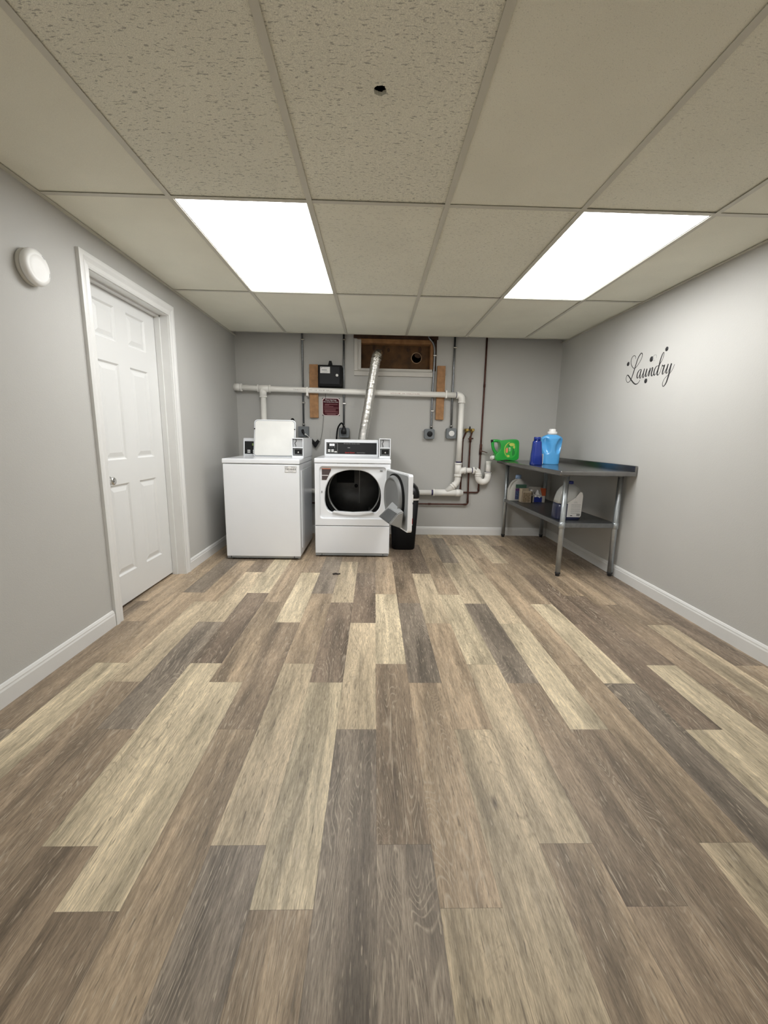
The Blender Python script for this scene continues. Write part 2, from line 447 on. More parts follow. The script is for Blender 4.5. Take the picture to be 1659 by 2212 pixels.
for rj in range(len(rows)-1):
    for ci in range(6):
        x0, x1, y0, y1 = xs[ci], xs[ci+1], rows[rj], rows[rj+1]
        if rj == LROW and ci in (1, 4): continue
        if rj == LROW-4 and ci in (1, 4): continue
        b = NB(); zt = CZ+.0045+random.uniform(0, .0022)
        e = .004
        if rj == LROW-1 and ci == 2:
            # the tile with the punched hole
            hx, hy, hr = .002, 1.450, .018; n = 40; inner = []; outer = []; mid = []
            X0, X1, Y0, Y1 = x0+e, x1-e, y0+e, y1-e
            angs = sorted([2*math.pi*i/n for i in range(n)]+[math.atan2(py-hy, px-hx) % (2*math.pi) for px in (X0, X1) for py in (Y0, Y1)])
            for a in angs:
                c_, s_ = math.cos(a), math.sin(a)
                t = min(((X1 if c_ > 0 else X0)-hx)/c_ if abs(c_) > 1e-6 else 9e9, ((Y1 if s_ > 0 else Y0)-hy)/s_ if abs(s_) > 1e-6 else 9e9)
                k = hr*(1.08+.22*noise.noise(Vector((c_*2, s_*2, 3.1)))+.10*noise.noise(Vector((c_*6, s_*6, 1.1))))
                outer.append(b.verts.new((hx+c_*t, hy+s_*t, zt))); inner.append(b.verts.new((hx+c_*k, hy+s_*k, zt)))
                mid.append(b.verts.new((hx+c_*k*1.02, hy+s_*k*1.02, zt+.012)))
            m_ = len(angs)
            for i in range(m_):
                b.faces.new((outer[i], outer[(i+1) % m_], inner[(i+1) % m_], inner[i]))
                b.faces.new((inner[i], inner[(i+1) % m_], mid[(i+1) % m_], mid[i]))
        else:
            box(b, x0+e, x1-e, y0+e, y1-e, zt, zt+.015)
        o = obj('ceiling_tile', b, tilemat(ci, rj), ceiling)
        if rj == LROW-1 and ci == 2: o['label'] = 'fissured ceiling tile with a small ragged hole'

# ---- ceiling lights
def light(x0, x1, y0, y1, label):
    t = thing('ceiling_light', label, 'ceiling light', ((x0+x1)/2, (y0+y1)/2, CZ), 'lit panel lights in the ceiling grid')
    z = CZ+.004
    def fr(b):
        k = .016; e = .004
        box(b, x0+e, x1-e, y0+e, y0+k, z, z+.06); box(b, x0+e, x1-e, y1-k, y1-e, z, z+.06)
        box(b, x0+e, x0+k, y0+k, y1-k, z, z+.06); box(b, x1-k, x1-e, y0+k, y1-k, z, z+.06)
    part('frame', M_WPLAS, t, fr)
    part('diffuser', M_LAMP, t, lambda b: box(b, x0+.016, x1-.016, y0+.016, y1-.016, z+.003, z+.006))
    part('housing', M_WPLAS, t, lambda b: box(b, x0+.004, x1-.004, y0+.004, y1-.004, z+.06, z+.075))
light(xs[1], xs[2], YA, YA+2*T, 'lit rectangular panel light in the ceiling to the left, nearer the door')
light(xs[4], xs[5], YA, YA+2*T, 'lit rectangular panel light in the ceiling to the right, above the work table side')
light(xs[1], xs[2], rows[LROW-4], rows[LROW-3], 'added unseen panel light behind the viewpoint on the door side')  # added out of view to brighten the near end of the room
light(xs[4], xs[5], rows[LROW-4], rows[LROW-3], 'added unseen panel light behind the viewpoint on the table side')  # second added panel, also only there to light the near part

# ---- baseboards with an eased top
def bb(b, p0, p1, nrm):
    p0, p1, nrm = Vector(p0), Vector(p1), Vector(nrm)
    prof = [(0, 0), (.014, 0), (.014, .066), (.011, .074), (.011, .080), (.006, .090), (0, .092)]
    A = [b.verts.new(p0+nrm*a+Vector((0, 0, z))) for a, z in prof]; B = [b.verts.new(p1+nrm*a+Vector((0, 0, z))) for a, z in prof]
    for i in range(len(prof)-1): b.faces.new((A[i], A[i+1], B[i+1], B[i]))
    b.faces.new(A); b.faces.new(B)
b = NB(); bb(b, (XL, YF, 0), (XL, 2.268, 0), (1, 0, 0)); bb(b, (XL, 3.252, 0), (XL, YW, 0), (1, 0, 0)); struct('baseboard_left', b, M_TRIM)
b = NB(); bb(b, (XR, YF, 0), (XR, YW, 0), (-1, 0, 0)); struct('baseboard_right', b, M_TRIM)
b = NB(); bb(b, (XL+.014, YW, 0), (XR-.014, YW, 0), (0, -1, 0)); struct('baseboard_back', b, M_TRIM)
b = NB(); bb(b, (XL+.014, YF, 0), (XR-.014, YF, 0), (0, 1, 0)); struct('baseboard_front', b, M_TRIM)

# ---- door: casing, jamb, six-panel slab, knob
d = bpy.data.objects.new('door_1', None); C.objects.link(d); d.location = (XL, (DY0+DY1)/2, 0); d['kind'] = 'structure'
cw = .072
prof = [(0, 0), (0, .012), (.010, .016), (.030, .013), (.048, .019), (.060, .019), (.072, .017), (.072, 0)]   # from the opening outwards
def casing(b):
    # mitred run: down-left, up, across, down-right
    def ring(s, y, z, dy, dz):
        return [b.verts.new((XL+h, y+dy*a, z+dz*a)) for a, h in prof]
    R = [ring(0, DY0-.004, 0, -1, 0), ring(0, DY0-.004, DZ+.004, -1, 1), ring(0, DY1+.004, DZ+.004, 1, 1), ring(0, DY1+.004, 0, 1, 0)]
    for a, c in zip(R, R[1:]):
        for i in range(len(prof)-1): b.faces.new((a[i], a[i+1], c[i+1], c[i]))
    b.faces.new(R[0]); b.faces.new(R[-1])
part('door_casing', M_TRIM, d, casing)
def jamb(b):
    box(b, XL-.125, XL+.003, DY0-.012, DY0, 0, DZ); box(b, XL-.125, XL+.003, DY1, DY1+.012, 0, DZ); box(b, XL-.125, XL+.003, DY0-.012, DY1+.012, DZ, DZ+.012)
    # stop
    box(b, XL-.088, XL-.052, DY0, DY0+.011, 0, DZ); box(b, XL-.088, XL-.052, DY1-.011, DY1, 0, DZ); box(b, XL-.088, XL-.052, DY0, DY1, DZ-.011, DZ)
part('door_jamb', M_TRIM, d, jamb)
def slab(b):
    xf = XL-.090; y0, y1, z0, z1 = DY0+.003, DY1-.003, .016, DZ-.004
    ycut = [y0, 2.492, 2.702, 2.822, 3.032, y1]; zcut = [z0, .205, .775, .925, 1.500, 1.628, 1.830, z1]
    pan = {(1, 1), (3, 1), (1, 3), (3, 3), (1, 5), (3, 5)}
    for i in range(5):
        for j in range(7):
            a, c, e, f = ycut[i], ycut[i+1], zcut[j], zcut[j+1]
            if (i, j) in pan:
                lv = [(0, 0), (.010, -.009), (.018, -.009), (.044, -.002)]
                prev = None
                for s, dd in lv:
                    cur = [b.verts.new((xf+dd, yy, zz)) for yy, zz in ((a+s, e+s), (c-s, e+s), (c-s, f-s), (a+s, f-s))]
                    if prev:
                        for k in range(4): b.faces.new((prev[k], prev[(k+1) % 4], cur[(k+1) % 4], cur[k]))
                    prev = cur
                b.faces.new(prev)
            else: quad(b, (xf, a, e), (xf, c, e), (xf, c, f), (xf, a, f))
    xb = xf-.035
    quad(b, (xb, y0, z0), (xb, y1, z0), (xb, y1, z1), (xb, y0, z1))
    quad(b, (xf, y0, z0), (xf, y1, z0), (xb, y1, z0), (xb, y0, z0)); quad(b, (xf, y0, z1), (xf, y1, z1), (xb, y1, z1), (xb, y0, z1))
    quad(b, (xf, y0, z0), (xf, y0, z1), (xb, y0, z1), (xb, y0, z0)); quad(b, (xf, y1, z0), (xf, y1, z1), (xb, y1, z1), (xb, y1, z0))
sl = part('door_slab', M_DOOR, d, slab)
part('door_knob', M_CHROME, sl, lambda b: lathe(b, [(.031, 0), (.032, .003), (.030, .007), (.020, .009), (.013, .012), (.013, .020), (.022, .025), (.0245, .032), (.022, .038), (.012, .041), (.001, .042)], (XL-.090, 2.485, .806), 'x', 32))
# dark sheet standing in for the unlit room behind the gap
part('threshold_dark_sheet', M_DECK, d, lambda b: box(b, XL-.30, XL-.29, DY0-.1, DY1+.1, -.01, 2.0))

# ---- boarded-up basement window
wn = bpy.data.objects.new('window_1', None); C.objects.link(wn); wn.location = ((WX0+WX1)/2, YW, WZ0); wn['kind'] = 'structure'
def wtrim(b):
    box(b, -.228, -.190, YW-.020, YW, 1.776, 2.094, .002)                # left trim
    box(b, -.190, -.156, YW-.010, YW+.09, 1.790, 2.094, .0015)           # inner left stile
    box(b, -.228, .612, YW-.022, YW, 1.728, 1.774, .002)                 # bottom trim
    box(b, -.190, .606, YW-.006, YW+.09, 1.778, 1.806, .002)             # inner sill
part('window_frame', mat('grey_white_window_paint', (.56, .54, .50), .5, var=.04), wn, wtrim)
part('header_board', M_BEAM, wn, lambda b: box(b, -.20, .60, YW-.004, YW+.09, 2.060, 2.104, .002))
part('rough_beam', M_BEAMD, wn, lambda b: box(b, -.235, .655, YW-.016, YW+.09, 2.106, 2.30))
part('rough_jamb', M_BEAMD, wn, lambda b: box(b, .612, .650, YW+.004, YW+.09, 1.73, 2.11))
part('side_jamb', M_BEAM, wn, lambda b: box(b, .580, .612, YW-.002, YW+.088, 1.806, 2.062, .002))
def ply(b): box(b, -.19, .60, YW+.085, YW+.10, 1.77, 2.10)
part('plywood_panel', M_PLY, wn, ply)
def ringsq(b):
    lathe(b, [(.050, .0), (.053, -.004), (.057, -.004), (.060, .0)], (.440, YW+.084, 1.935), 'y', 40)
part('old_vent_flange', mat('dusty_flange', (.30, .20, .12), .8, var=.3, vscale=40), wn, ringsq)
part('vent_hole', M_BEAMD, wn, lambda b: lathe(b, [(.034, .0), (.033, -.0015), (.001, -.0015)], (.458, YW+.084, 1.965), 'y', 11, 1.2, .9))
def knots(b):
    for x, z, r in ((-.02, 2.03, .018), (.135, 2.01, .014), (.345, 2.02, .014), (.475, 2.025, .018)):
        lathe(b, [(r, 0), (r*.9, -.001), (.0005, -.001)], (x, YW+.084, z), 'y', 18, 1, 1.6)
part('plywood_knot', M_BEAMD, wn, knots)

# ================================================================ WASHER
WX_0, WX_1, WY0, WY1, WT = -1.290, -.641, 3.578, 4.290, .888
wa = thing('washing_machine', 'white top-loading coin washing machine with its square lid raised', 'washing machine', (-.965, 3.93, 0))
def wbody(b):
    box(b, WX_0, WX_1, WY0, WY1, .030, .843, .006)
    box(b, WX_1-.001, WX_1+.0045, WY0+.09, WY1-.06, .09, .79, .0022)      # pressed side panels
    box(b, WX_0-.0045, WX_0+.001, WY0+.09, WY1-.06, .09, .79, .0022)
part('body', M_ENAMEL, wa, wbody)
part('top_panel', M_ENAMEL, wa, lambda b: box(b, WX_0-.005, WX_1+.004, WY0-.004, WY1, .847, WT, .008, 3))
part('kick_strip', M_GREYPLAS, wa, lambda b: box(b, WX_0+.004, WX_1-.004, WY0+.004, WY0+.02, .016, .031), label='grey strip along the bottom edge')
for x in (WX_0+.035, WX_1-.06):
    part('screw_clip', M_INK, wa, lambda b: box(b, x, x+.006, WY0+.001, WY0+.006, .018, .034))
for x in (WX_0+.05, WX_1-.05):
    for y in (WY0+.06, WY1-.06):
        part('foot', M_RUBBER, wa, lambda b: cyl(b, (x, y, 0), (x, y, .032), .02))
# raised lid
def tiltbox(b, x0, x1, y0, z0, L, tilt, th, rad, dome=0):
    n = 8; pts = []
    for cx, cz, a0 in ((x1-rad, L-rad, 0), (x0+rad, L-rad, 90), (x0+rad*.5, rad*.5, 180), (x1-rad*.5, rad*.5, 270)):
        rr = rad if cz > L/2 else rad*.5
        for k in range(n+1):
            a = math.radians(a0+90*k/n); pts.append((cx+rr*math.cos(a), cz+rr*math.sin(a)))
    t = bmesh.new(); prism(t, pts, 'y', 0, th, .003, 2, False)
    R = Matrix.Rotation(-math.radians(tilt), 4, 'X'); R.translation = (0, y0, z0)
    bmesh.ops.transform(t, matrix=R, verts=t.verts[:]); join(b, t)
LT = 12
lid = part('lid', M_ENAMEL, wa, lambda b: tiltbox(b, -1.142, -.750, 3.985, .889, .352, LT, .020, .035), label='square white lid standing open')
part('lid_inner_face', M_LID, lid, lambda b: tiltbox(b, -1.131, -.761, 3.980, .899, .330, LT, .006, .03))
part('lid_groove_shade', M_INKG, lid, lambda b: tiltbox(b, -1.1335, -.7585, 3.9805, .8965, .335, LT, .004, .03))  # grey rim colours in the shaded groove round the inner face
for x in (-1.134, -.758):
    part('lid_bumper', M_RUBBER, lid, lambda b: lathe(b, [(.0055, .0), (.0055, -.006), (.001, -.007)], (x, 4.032, 1.145), 'y', 14))
# well opening under the lid
part('tub_opening', M_DARK, wa, lambda b: box(b, -1.12, -.77, 4.03, 4.09, .888, .890))
# console
def wcons(b):
    P = [(4.118, .889), (4.136, 1.043), (4.150, 1.056), (4.285, 1.056), (4.285, .889)]
    prism(b, P, 'x', -1.278, -.738, .004, 2)
part('control_console', M_ENAMEL, wa, wcons)
part('control_panel', M_DARK, wa, lambda b: prism(b, [(4.1145, .906), (4.128, 1.026), (4.140, 1.026), (4.127, .906)], 'x', -1.262, -.90, .0015, 1))
yy_ = lambda z: 4.1145+(z-.906)*.1125
def wbtn(b):
    for x in (-1.235, -1.185, -1.135):
        for z in (.925, .94): pass
for k, x in enumerate((-1.222, -1.170, -1.118)):
    for z in (.921, .938):
        part('button', M_WPLAS, wa, lambda b: box(b, x-.014, x+.014, yy_(z)-.002, yy_(z)+.004, z-.006, z+.006, .002))
part('display', mat('dim_display_digits', (.02, .04, .01), .3, emis=((.6, .8, .25), .22)), wa, lambda b: [box(b, x, x+.012, yy_(.995)-.0015, yy_(.995)+.003, .984, 1.006) for x in (-1.190, -1.172, -1.154)])
# coin box
def coinbox(t, x0, x1, y0, y1, z0, z1):
    h = z1-z0; zs = z0+.052*h/.18; ze = z0+h*.52
    def shell(b):
        th = .007
        box(b, x0, x0+th, y0, y1, z0, z1, .002); box(b, x1-th, x1, y0, y1, z0, z1, .002)
        box(b, x0+th, x1-th, y0, y1, z1-th, z1); box(b, x0+th, x1-th, y0, y1, z0, z0+.022)
        box(b, x0+th, x1-th, y0+.003, y1, z0+h*.50, z0+h*.50+.008); box(b, x0+th, x1-th, y0+.06, y1, z0+.02, z1-.005)
    cb = part('coin_box', M_ENAMEL, t, shell)
    part('coin_slide', M_GREYPLAS, cb, lambda b: box(b, x0+.012, x1-.012, y0+.02, y0+.058, z0+.026, z0+h*.48, .003))
    part('slide_face', M_BLACK, cb, lambda b: box(b, x0+.022, x1-.016, y0+.012, y0+.022, z0+.036, z0+h*.43, .003))
    part('slide_lock', M_CHROME, cb, lambda b: lathe(b, [(.007, 0), (.007, -.005), (.003, -.006), (.001, -.006)], ((x0+x1)/2+.004, y0+.012, z0+h*.29), 'y', 20))
    part('coin_plate', mat('pale_grey_plate', (.42, .43, .44), .45, var=.06), cb, lambda b: box(b, x0+.010, x1-.010, y0+.016, y0+.022, z0+h*.53, z1-.010))
    def slot(b):
        xx = x0+.030; zt = z1-.012
        tube(b, smooth_path([(xx+.004, y0+.014, zt), (xx+.007, y0+.013, zt-.018), (xx-.004, y0+.013, zt-.034), (xx+.003, y0+.013, zt-.050), (xx+.004, y0+.013, zt-.066)], 5), .0026, 8)
    part('coin_slot', M_INK, cb, slot)
    return cb
coinbox(wa, -.737, -.634, 3.765, WY1, WT+.001, 1.068)
# rating tag
tg = part('tag', M_PAPER, wa, lambda b: box(b, -.765, -.664, WY0-.002, WY0+.001, .777, .833, .001, 1), label='small white numbered tag')
part('tag_border', M_INKG, tg, lambda b: [box(b, *q) for q in ((-.763, -.666, WY0-.0026, WY0-.001, .779, .781), (-.763, -.666, WY0-.0026, WY0-.001, .829, .831), (-.763, -.761, WY0-.0026, WY0-.001, .779, .831), (-.668, -.666, WY0-.0026, WY0-.001, .779, .831), (-.757, -.735, WY0-.0026, WY0-.001, .821, .825), (-.710, -.674, WY0-.0026, WY0-.001, .821, .825), (-.735, -.690, WY0-.0026, WY0-.001, .788, .791))])
text_mesh('tag_number', 'T85-HH03', .021, M_INK, tg, (-.7145, WY0-.0026, .7985), (1, 0, 0), (0, 0, 1), align='CENTER')

# ================================================================ DRYER
DX0, DX1, DF, DB = -.528, .145, 3.694, 4.400
dr = thing('clothes_dryer', 'white front-loading coin dryer with its round door swung open', 'clothes dryer', (-.19, 4.05, 0))
CXo, CZo = -.190, .600
OPEN = [(-.186, .801), (-.111, .796), (-.043, .772), (.014, .723), (.053, .661), (.069, .591), (.069, .515), (.056, .451), (.030, .415), (.005, .405), (-.05, .403), (-.186, .400), (-.32, .403), (-.385, .405), (-.424, .431), (-.445, .482), (-.450, .546), (-.441, .628), (-.409, .704), (-.359, .757), (-.291, .787), (-.235, .799)]
def ray_poly(poly, a):
    dx, dz = math.cos(a), math.sin(a); best = None
    for i in range(len(poly)):
        (x1, z1), (x2, z2) = poly[i], poly[(i+1) % len(poly)]
        ex, ez = x2-x1, z2-z1; den = dx*ez-dz*ex
        if abs(den) < 1e-12: continue
        t = ((x1-CXo)*ez-(z1-CZo)*ex)/den; s = ((x1-CXo)*dz-(z1-CZo)*dx)/den
        if t > 0 and -1e-6 <= s <= 1+1e-6 and (best is None or t < best): best = t
    return (CXo+dx*best, CZo+dz*best)
def rrect(x0, x1, z0, z1, r, n=8):
    out = []
    for cx, cz, a0 in ((x1-r, z1-r, 0), (x0+r, z1-r, 90), (x0+r, z0+r, 180), (x1-r, z0+r, 270)):
        for k in range(n+1):
            a = math.radians(a0+90*k/n); out.append((cx+r*math.cos(a), cz+r*math.sin(a)))
    return out
def inset(poly, s):
    cx, cz = CXo, CZo; out = []
    for x, z in poly:
        l = math.hypot(x-cx, z-cz); out.append((x+(cx-x)/l*s, z+(cz-z)/l*s))
    return out
def smooth2(poly, n=4):
    P = [(*p, 0) for p in poly]; P = P+P[:3]; pts = smooth_path(P, n)
    pts = pts[n:n+len(poly)*n]; return [(p.x, p.y) for p in pts]
OPENs = smooth2(OPEN)
def dfront(b):
    outer = [(DX0, .293), (DX1, .293), (DX1, .852), (DX0, .852)]
    rec = rrect(-.488, .109, .355, .828, .03); rec2 = inset(rec, .010)
    angs = sorted(set([2*math.pi*i/120 for i in range(120)]+[math.atan2(z-CZo, x-CXo) % (2*math.pi) for x, z in outer+rec]))
    L = [(outer, DF+.004), (inset(outer, .004), DF), (rec, DF), (inset(rec, .004), DF+.003), (rec2, DF+.022), (OPENs, DF+.024), (inset(OPENs, .006), DF+.030), (inset(OPENs, .008), DF+.062)]
    prev = None
    for poly, y in L:
        cur = [b.verts.new((p[0], y, p[1])) for p in (ray_poly(poly, a) for a in angs)]
        if prev:
            for i in range(len(angs)):
                f = b.faces.new((prev[i], prev[(i+1) % len(angs)], cur[(i+1) % len(angs)], cur[i])); f.smooth = False
        prev = cur
part('front_panel', M_ENAMEL, dr, dfront)
def dbody(b):
    box(b, DX0, DX0+.004, DF+.004, DB, .03, .852); box(b, DX1-.004, DX1, DF+.004, DB, .03, .852)
    box(b, DX0+.004, DX1-.004, DB-.004, DB, .03, .852); box(b, DX0+.004, DX1-.004, DF+.01, DB-.004, .03, .034)
    box(b, DX0+.004, DX1-.004, DF+.06, DF+.064, .20, .29)
part('cabinet', M_ENAMEL, dr, dbody)
part('lower_panel', M_ENAMEL, dr, lambda b: box(b, DX0, DX1-.004, DF, DF+.03, .034, .288, .004))
part('kick_strip', M_GREYPLAS, dr, lambda b: box(b, DX0+.003, DX1-.006, DF+.003, DF+.03, .014, .035), label='grey strip along the bottom edge')
for x in (DX0+.055, DX1-.06):
    part('screw_clip', M_INK, dr, lambda b: box(b, x, x+.008, DF+.0005, DF+.006, .020, .027))
for x in (DX0+.05, DX1-.05):
    for y in (DF+.06, DB-.06):
        part('foot', M_RUBBER, dr, lambda b: cyl(b, (x, y, 0), (x, y, .032), .02))
part('top_panel', M_ENAMEL, dr, lambda b: box(b, DX0-.003, DX1+.003, DF-.004, DB, .855, .897, .009, 3))
part('opening_lip', M_ENAMEL, dr, lambda b: prism(b, [(-.375, .412), (-.36, .424), (-.19, .414), (-.02, .424), (-.002, .412), (-.10, .392), (-.19, .386), (-.28, .392)], 'y', DF+.006, DF+.05, .004, 2))
def drum(b):
    lathe(b, [(.262, DF+.075), (.268, DF+.085), (.268, DF+.10)], (CXo+.005, 0, CZo), 'y', 72)
def open_lathe(b, prof, c, n=72):
    rings = []
    for r, h in prof: rings.append([b.verts.new((c[0]+r*math.cos(2*math.pi*j/n), h, c[2]+r*math.sin(2*math.pi*j/n))) for j in range(n)])
    for p, q in zip(rings, rings[1:]):
        for j in range(n):
            f = b.faces.new((p[j], p[(j+1) % n], q[(j+1) % n], q[j])); f.smooth = True
DC = (CXo+.005, 0, .588)
part('drum_front_bulkhead', M_BLACKM, dr, lambda b: open_lathe(b, [(.262, DF+.066), (.2615, DF+.070), (.250, DF+.12), (.262, DF+.122)], DC))
part('drum_rim', M_DRUMR, dr, lambda b: open_lathe(b, [(.240, DF+.125), (.232, DF+.13), (.232, DF+.158), (.262, DF+.170)], DC))
dm = part('drum', M_DRUM, dr, lambda b: open_lathe(b, [(.262, DF+.168), (.300, DF+.20), (.300, DF+.56), (.285, DF+.60), (.05, DF+.605), (.001, DF+.605)], DC))
def baffle(b, a):
    A = math.radians(a); c, s_ = math.cos(A), math.sin(A)
    prof = [(.298, -.035), (.262, -.008), (.255, 0), (.262, .008), (.298, .035)]
    rg = [[b.verts.new((DC[0]+r*c-t*s_, y, DC[2]+r*s_+t*c)) for r, t in prof] for y in (DF+.20, DF+.58)]
    for i in range(4): b.faces.new((rg[0][i], rg[0][i+1], rg[1][i+1], rg[1][i]))
    b.faces.new(rg[0]); b.faces.new(rg[1])
for a_ in (62, 182, 302): part('baffle', M_DRUMR, dm, lambda b: baffle(b, a_))
part('drum_hub', M_BLACK, dm, lambda b: lathe(b, [(.018, DF+.603), (.018, DF+.592), (.001, DF+.592)], DC, 'y', 20))
part('drum_heat_cover', M_BLACKM, dm, lambda b: box(b, DC[0]-.20, DC[0]-.02, DF+.592, DF+.6, DC[2]+.03, DC[2]+.21, .003))
part('drum_seam', M_DRUMR, dm, lambda b: box(b, DC[0]+.030, DC[0]+.038, DF+.594, DF+.6, DC[2]-.18, DC[2]+.24))
lb = part('instruction_label', mat('brown_label', (.07, .05, .05), .5), dr, lambda b: prism(b, [(-.466, .705), (-.425, .705), (-.385, .79), (-.385, .806), (-.466, .806)], 'y', DF+.0195, DF+.023))
part('label_rim', M_ORANGE, lb, lambda b: [box(b, -.464, -.387, DF+.0185, DF+.021, .801, .807)])
part('label_stripe', M_PAPER, lb, lambda b: box(b, -.465, -.410, DF+.0185, DF+.021, .742, .748))
part('latch_hole', M_INKG, dr, lambda b: box(b, -.472, -.462, DF+.0185, DF+.024, .588, .606, .001))
part('door_switch', M_GREYPLAS, dr, lambda b: box(b, .050, .075, DF+.012, DF+.024, .790, .800, .003))
# console
def dcons(b):
    P = [(4.085, .898), (4.107, 1.043), (4.122, 1.058), (4.39, 1.058), (4.39, .898)]
    prism(b, P, 'x', -.486, .036, .005, 2)
cons = part('control_console', M_ENAMEL, dr, dcons)
ky = lambda z: 4.085+(z-.898)*.1517
def slabf(b, x0, x1, z0, z1, o0, o1):
    prism(b, [(ky(z0)-o1, z0), (ky(z1)-o1, z1), (ky(z1)-o0, z1), (ky(z0)-o0, z0)], 'x', x0, x1)
pn = part('control_panel', M_DARK, cons, lambda b: slabf(b, -.468, .020, .920, 1.030, -.003, .0025))
part('panel_outline', M_LTRG, cons, lambda b: [slabf(b, q[0], q[1], q[2], q[3], 0, .0032) for q in ((-.462, -.360, 1.022, 1.024), (-.462, -.360, .926, .928), (-.462, -.460, .926, 1.024), (-.361, -.359, .926, 1.024))])
part('display', mat('bright_display', (.3, .3, .3), .3, emis=((1, 1, 1), .9)), cons, lambda b: [slabf(b, -.437, -.414, .996, 1.016, 0, .004), slabf(b, -.411, -.389, .996, 1.016, 0, .004)])
for x, z in ((-.440, .957), (-.407, .957), (-.440, .943), (-.407, .943), (-.377, .940)):
    part('button', M_WPLAS, cons, lambda b: slabf(b, x-.012, x+.012, z-.005, z+.005, 0, .005))
part('indicator_marks', M_LTRG, cons, lambda b: [slabf(b, x, x+.004, .982, .989, 0, .0034) for x in (-.436, -.415, -.392)])
zt_ = 1.018
text_mesh('panel_heading', 'PERMANENT PRESS   DELICATES   NORMAL', .0085, M_LTRG, cons, (-.30, ky(zt_)-.0035, zt_-.002), (1, 0, 0), (0, .15, 1), sx=.95)
part('panel_badge', M_LTRG, cons, lambda b: slabf(b, -.262, -.238, .978, .983, 0, .004))
text_mesh('brand_lettering', 'Speed Queen', .0175, M_RED, cons, (-.286, ky(.929)-.0035, .929), (1, 0, 0), (0, .15, 1), sx=.98)
text_mesh('model_lettering', 'Commercial Dryer', .0105, M_LTRG, cons, (-.172, ky(.931)-.0035, .931), (1, 0, 0), (0, .15, 1))
coinbox(dr, .042, .145, 3.80, DB, .898, 1.076)
# ---- the open door (hinge at its edge, inner face towards the washer side)
H = Vector((.112, DF-.004, 0)); E_ = Vector((.268, 3.130, 0)); ud = (E_-H).normalized(); DWd = (E_-H).length
nd = Vector((ud.y, -ud.x, 0));                                     # inner side
if nd.x > 0: nd = -nd
def DP(u, n, z): return H+ud*u+nd*n+Vector((0, 0, z))
def dprism(b, poly, n0, n1, bev=.0, seg=2, smooth=False):
    t = bmesh.new(); prism(t, poly, 'y', 0, 1, 0)
    t.free(); t = bmesh.new()
    A = [t.verts.new(DP(u, n0, z)) for u, z in poly]; B = [t.verts.new(DP(u, n1, z)) for u, z in poly]; n = len(poly)
    t.faces.new(A); t.faces.new(B[::-1])
    for i in range(n): t.faces.new((A[i], B[i], B[(i+1) % n], A[(i+1) % n]))
    bmesh.ops.recalc_face_normals(t, faces=t.faces[:])
    if bev: bmesh.ops.bevel(t, geom=t.edges[:], offset=bev, segments=seg, profile=.5, affect='EDGES', clamp_overlap=True)
    join(b, t)
def dloft(b, secs, n=56, cap=True):
    rings = []
    for u, z, hu, hz, nn, e in secs:
        rings.append([b.verts.new(DP(x, nn, y)) for x, y in superloop(u, z, hu, hz, e, n)])
    for p, q in zip(rings, rings[1:]):
        for j in range(n):
            f = b.faces.new((p[j], p[(j+1) % n], q[(j+1) % n], q[j])); f.smooth = True
    if cap: b.faces.new(rings[-1])
do = part('door', M_ENAMEL, dr, lambda b: dprism(b, rrect(0, DWd, .362, .814, .022), -.030, .004, .003), label='round-windowed loading door swung open')
part('door_inner_panel', M_GREYPLAS, do, lambda b: dprism(b, rrect(.012, DWd-.014, .374, .802, .02), .002, .007, .0015))
part('door_seal', M_RUBBER, do, lambda b: dloft(b, [(.272, .592, .232, .202, .006, 2.2), (.272, .592, .232, .202, .018, 2.2), (.272, .592, .220, .190, .020, 2.2)]))
part('door_liner', mat('liner_grey', (.20, .205, .205), .45, var=.03), do, lambda b: dloft(b, [(.270, .596, .212, .186, .012, 2.2), (.268, .596, .206, .180, .034, 2.2), (.268, .596, .196, .170, .046, 2.2), (.268, .596, .186, .160, .047, 2.2), (.268, .596, .176, .150, .036, 2.2)]))
def scoop(b):
    A = [DP(u, n, z) for u, n, z in ((.17, .03, .40), (.52, .03, .385), (.555, .03, .53), (.27, .03, .57))]
    B = [DP(u, n, z) for u, n, z in ((.228, .138, .435), (.50, .128, .422), (.54, .073, .512), (.32, .083, .522))]
    VA = [b.verts.new(p) for p in A]; VB = [b.verts.new(p) for p in B]
    b.faces.new(VA[::-1]); b.faces.new(VB)
    for i in range(4): b.faces.new((VA[i], VA[(i+1) % 4], VB[(i+1) % 4], VB[i]))
    bmesh.ops.bevel(b, geom=b.edges[:], offset=.008, segments=2, affect='EDGES')
sp = part('lint_chute', mat('chute_grey', (.34, .35, .355), .45), do, scoop)
def grill(b):
    B = [DP(u, n, z) for u, n, z in ((.228, .140, .435), (.50, .130, .422), (.54, .075, .512), (.32, .085, .522))]
    nn = (B[1]-B[0]).cross(B[3]-B[0]).normalized()
    if nn.y > 0: nn = -nn
    for i in range(13):
        t0 = (i+.25)/13; t1 = (i+.75)/13
        q = [B[0].lerp(B[3], t0).lerp(B[1].lerp(B[2], t0), .06), B[0].lerp(B[3], t0).lerp(B[1].lerp(B[2], t0), .94), B[0].lerp(B[3], t1).lerp(B[1].lerp(B[2], t1), .94), B[0].lerp(B[3], t1).lerp(B[1].lerp(B[2], t1), .06)]
        t = bmesh.new(); a = [t.verts.new(p+nn*.004) for p in q]; c = [t.verts.new(p-nn*.002) for p in q]
        t.faces.new(a); t.faces.new(c[::-1])
        for k in range(4): t.faces.new((a[k], c[k], c[(k+1) % 4], a[(k+1) % 4]))
        join(b, t)
part('lint_grill', M_GRILL, sp, grill)
hd = part('door_handle', M_WPLAS, do, lambda b: dprism(b, [(DWd-.05, .60), (DWd-.012, .60), (DWd-.012, .66), (DWd-.05, .66)], -.040, -.028, .003))
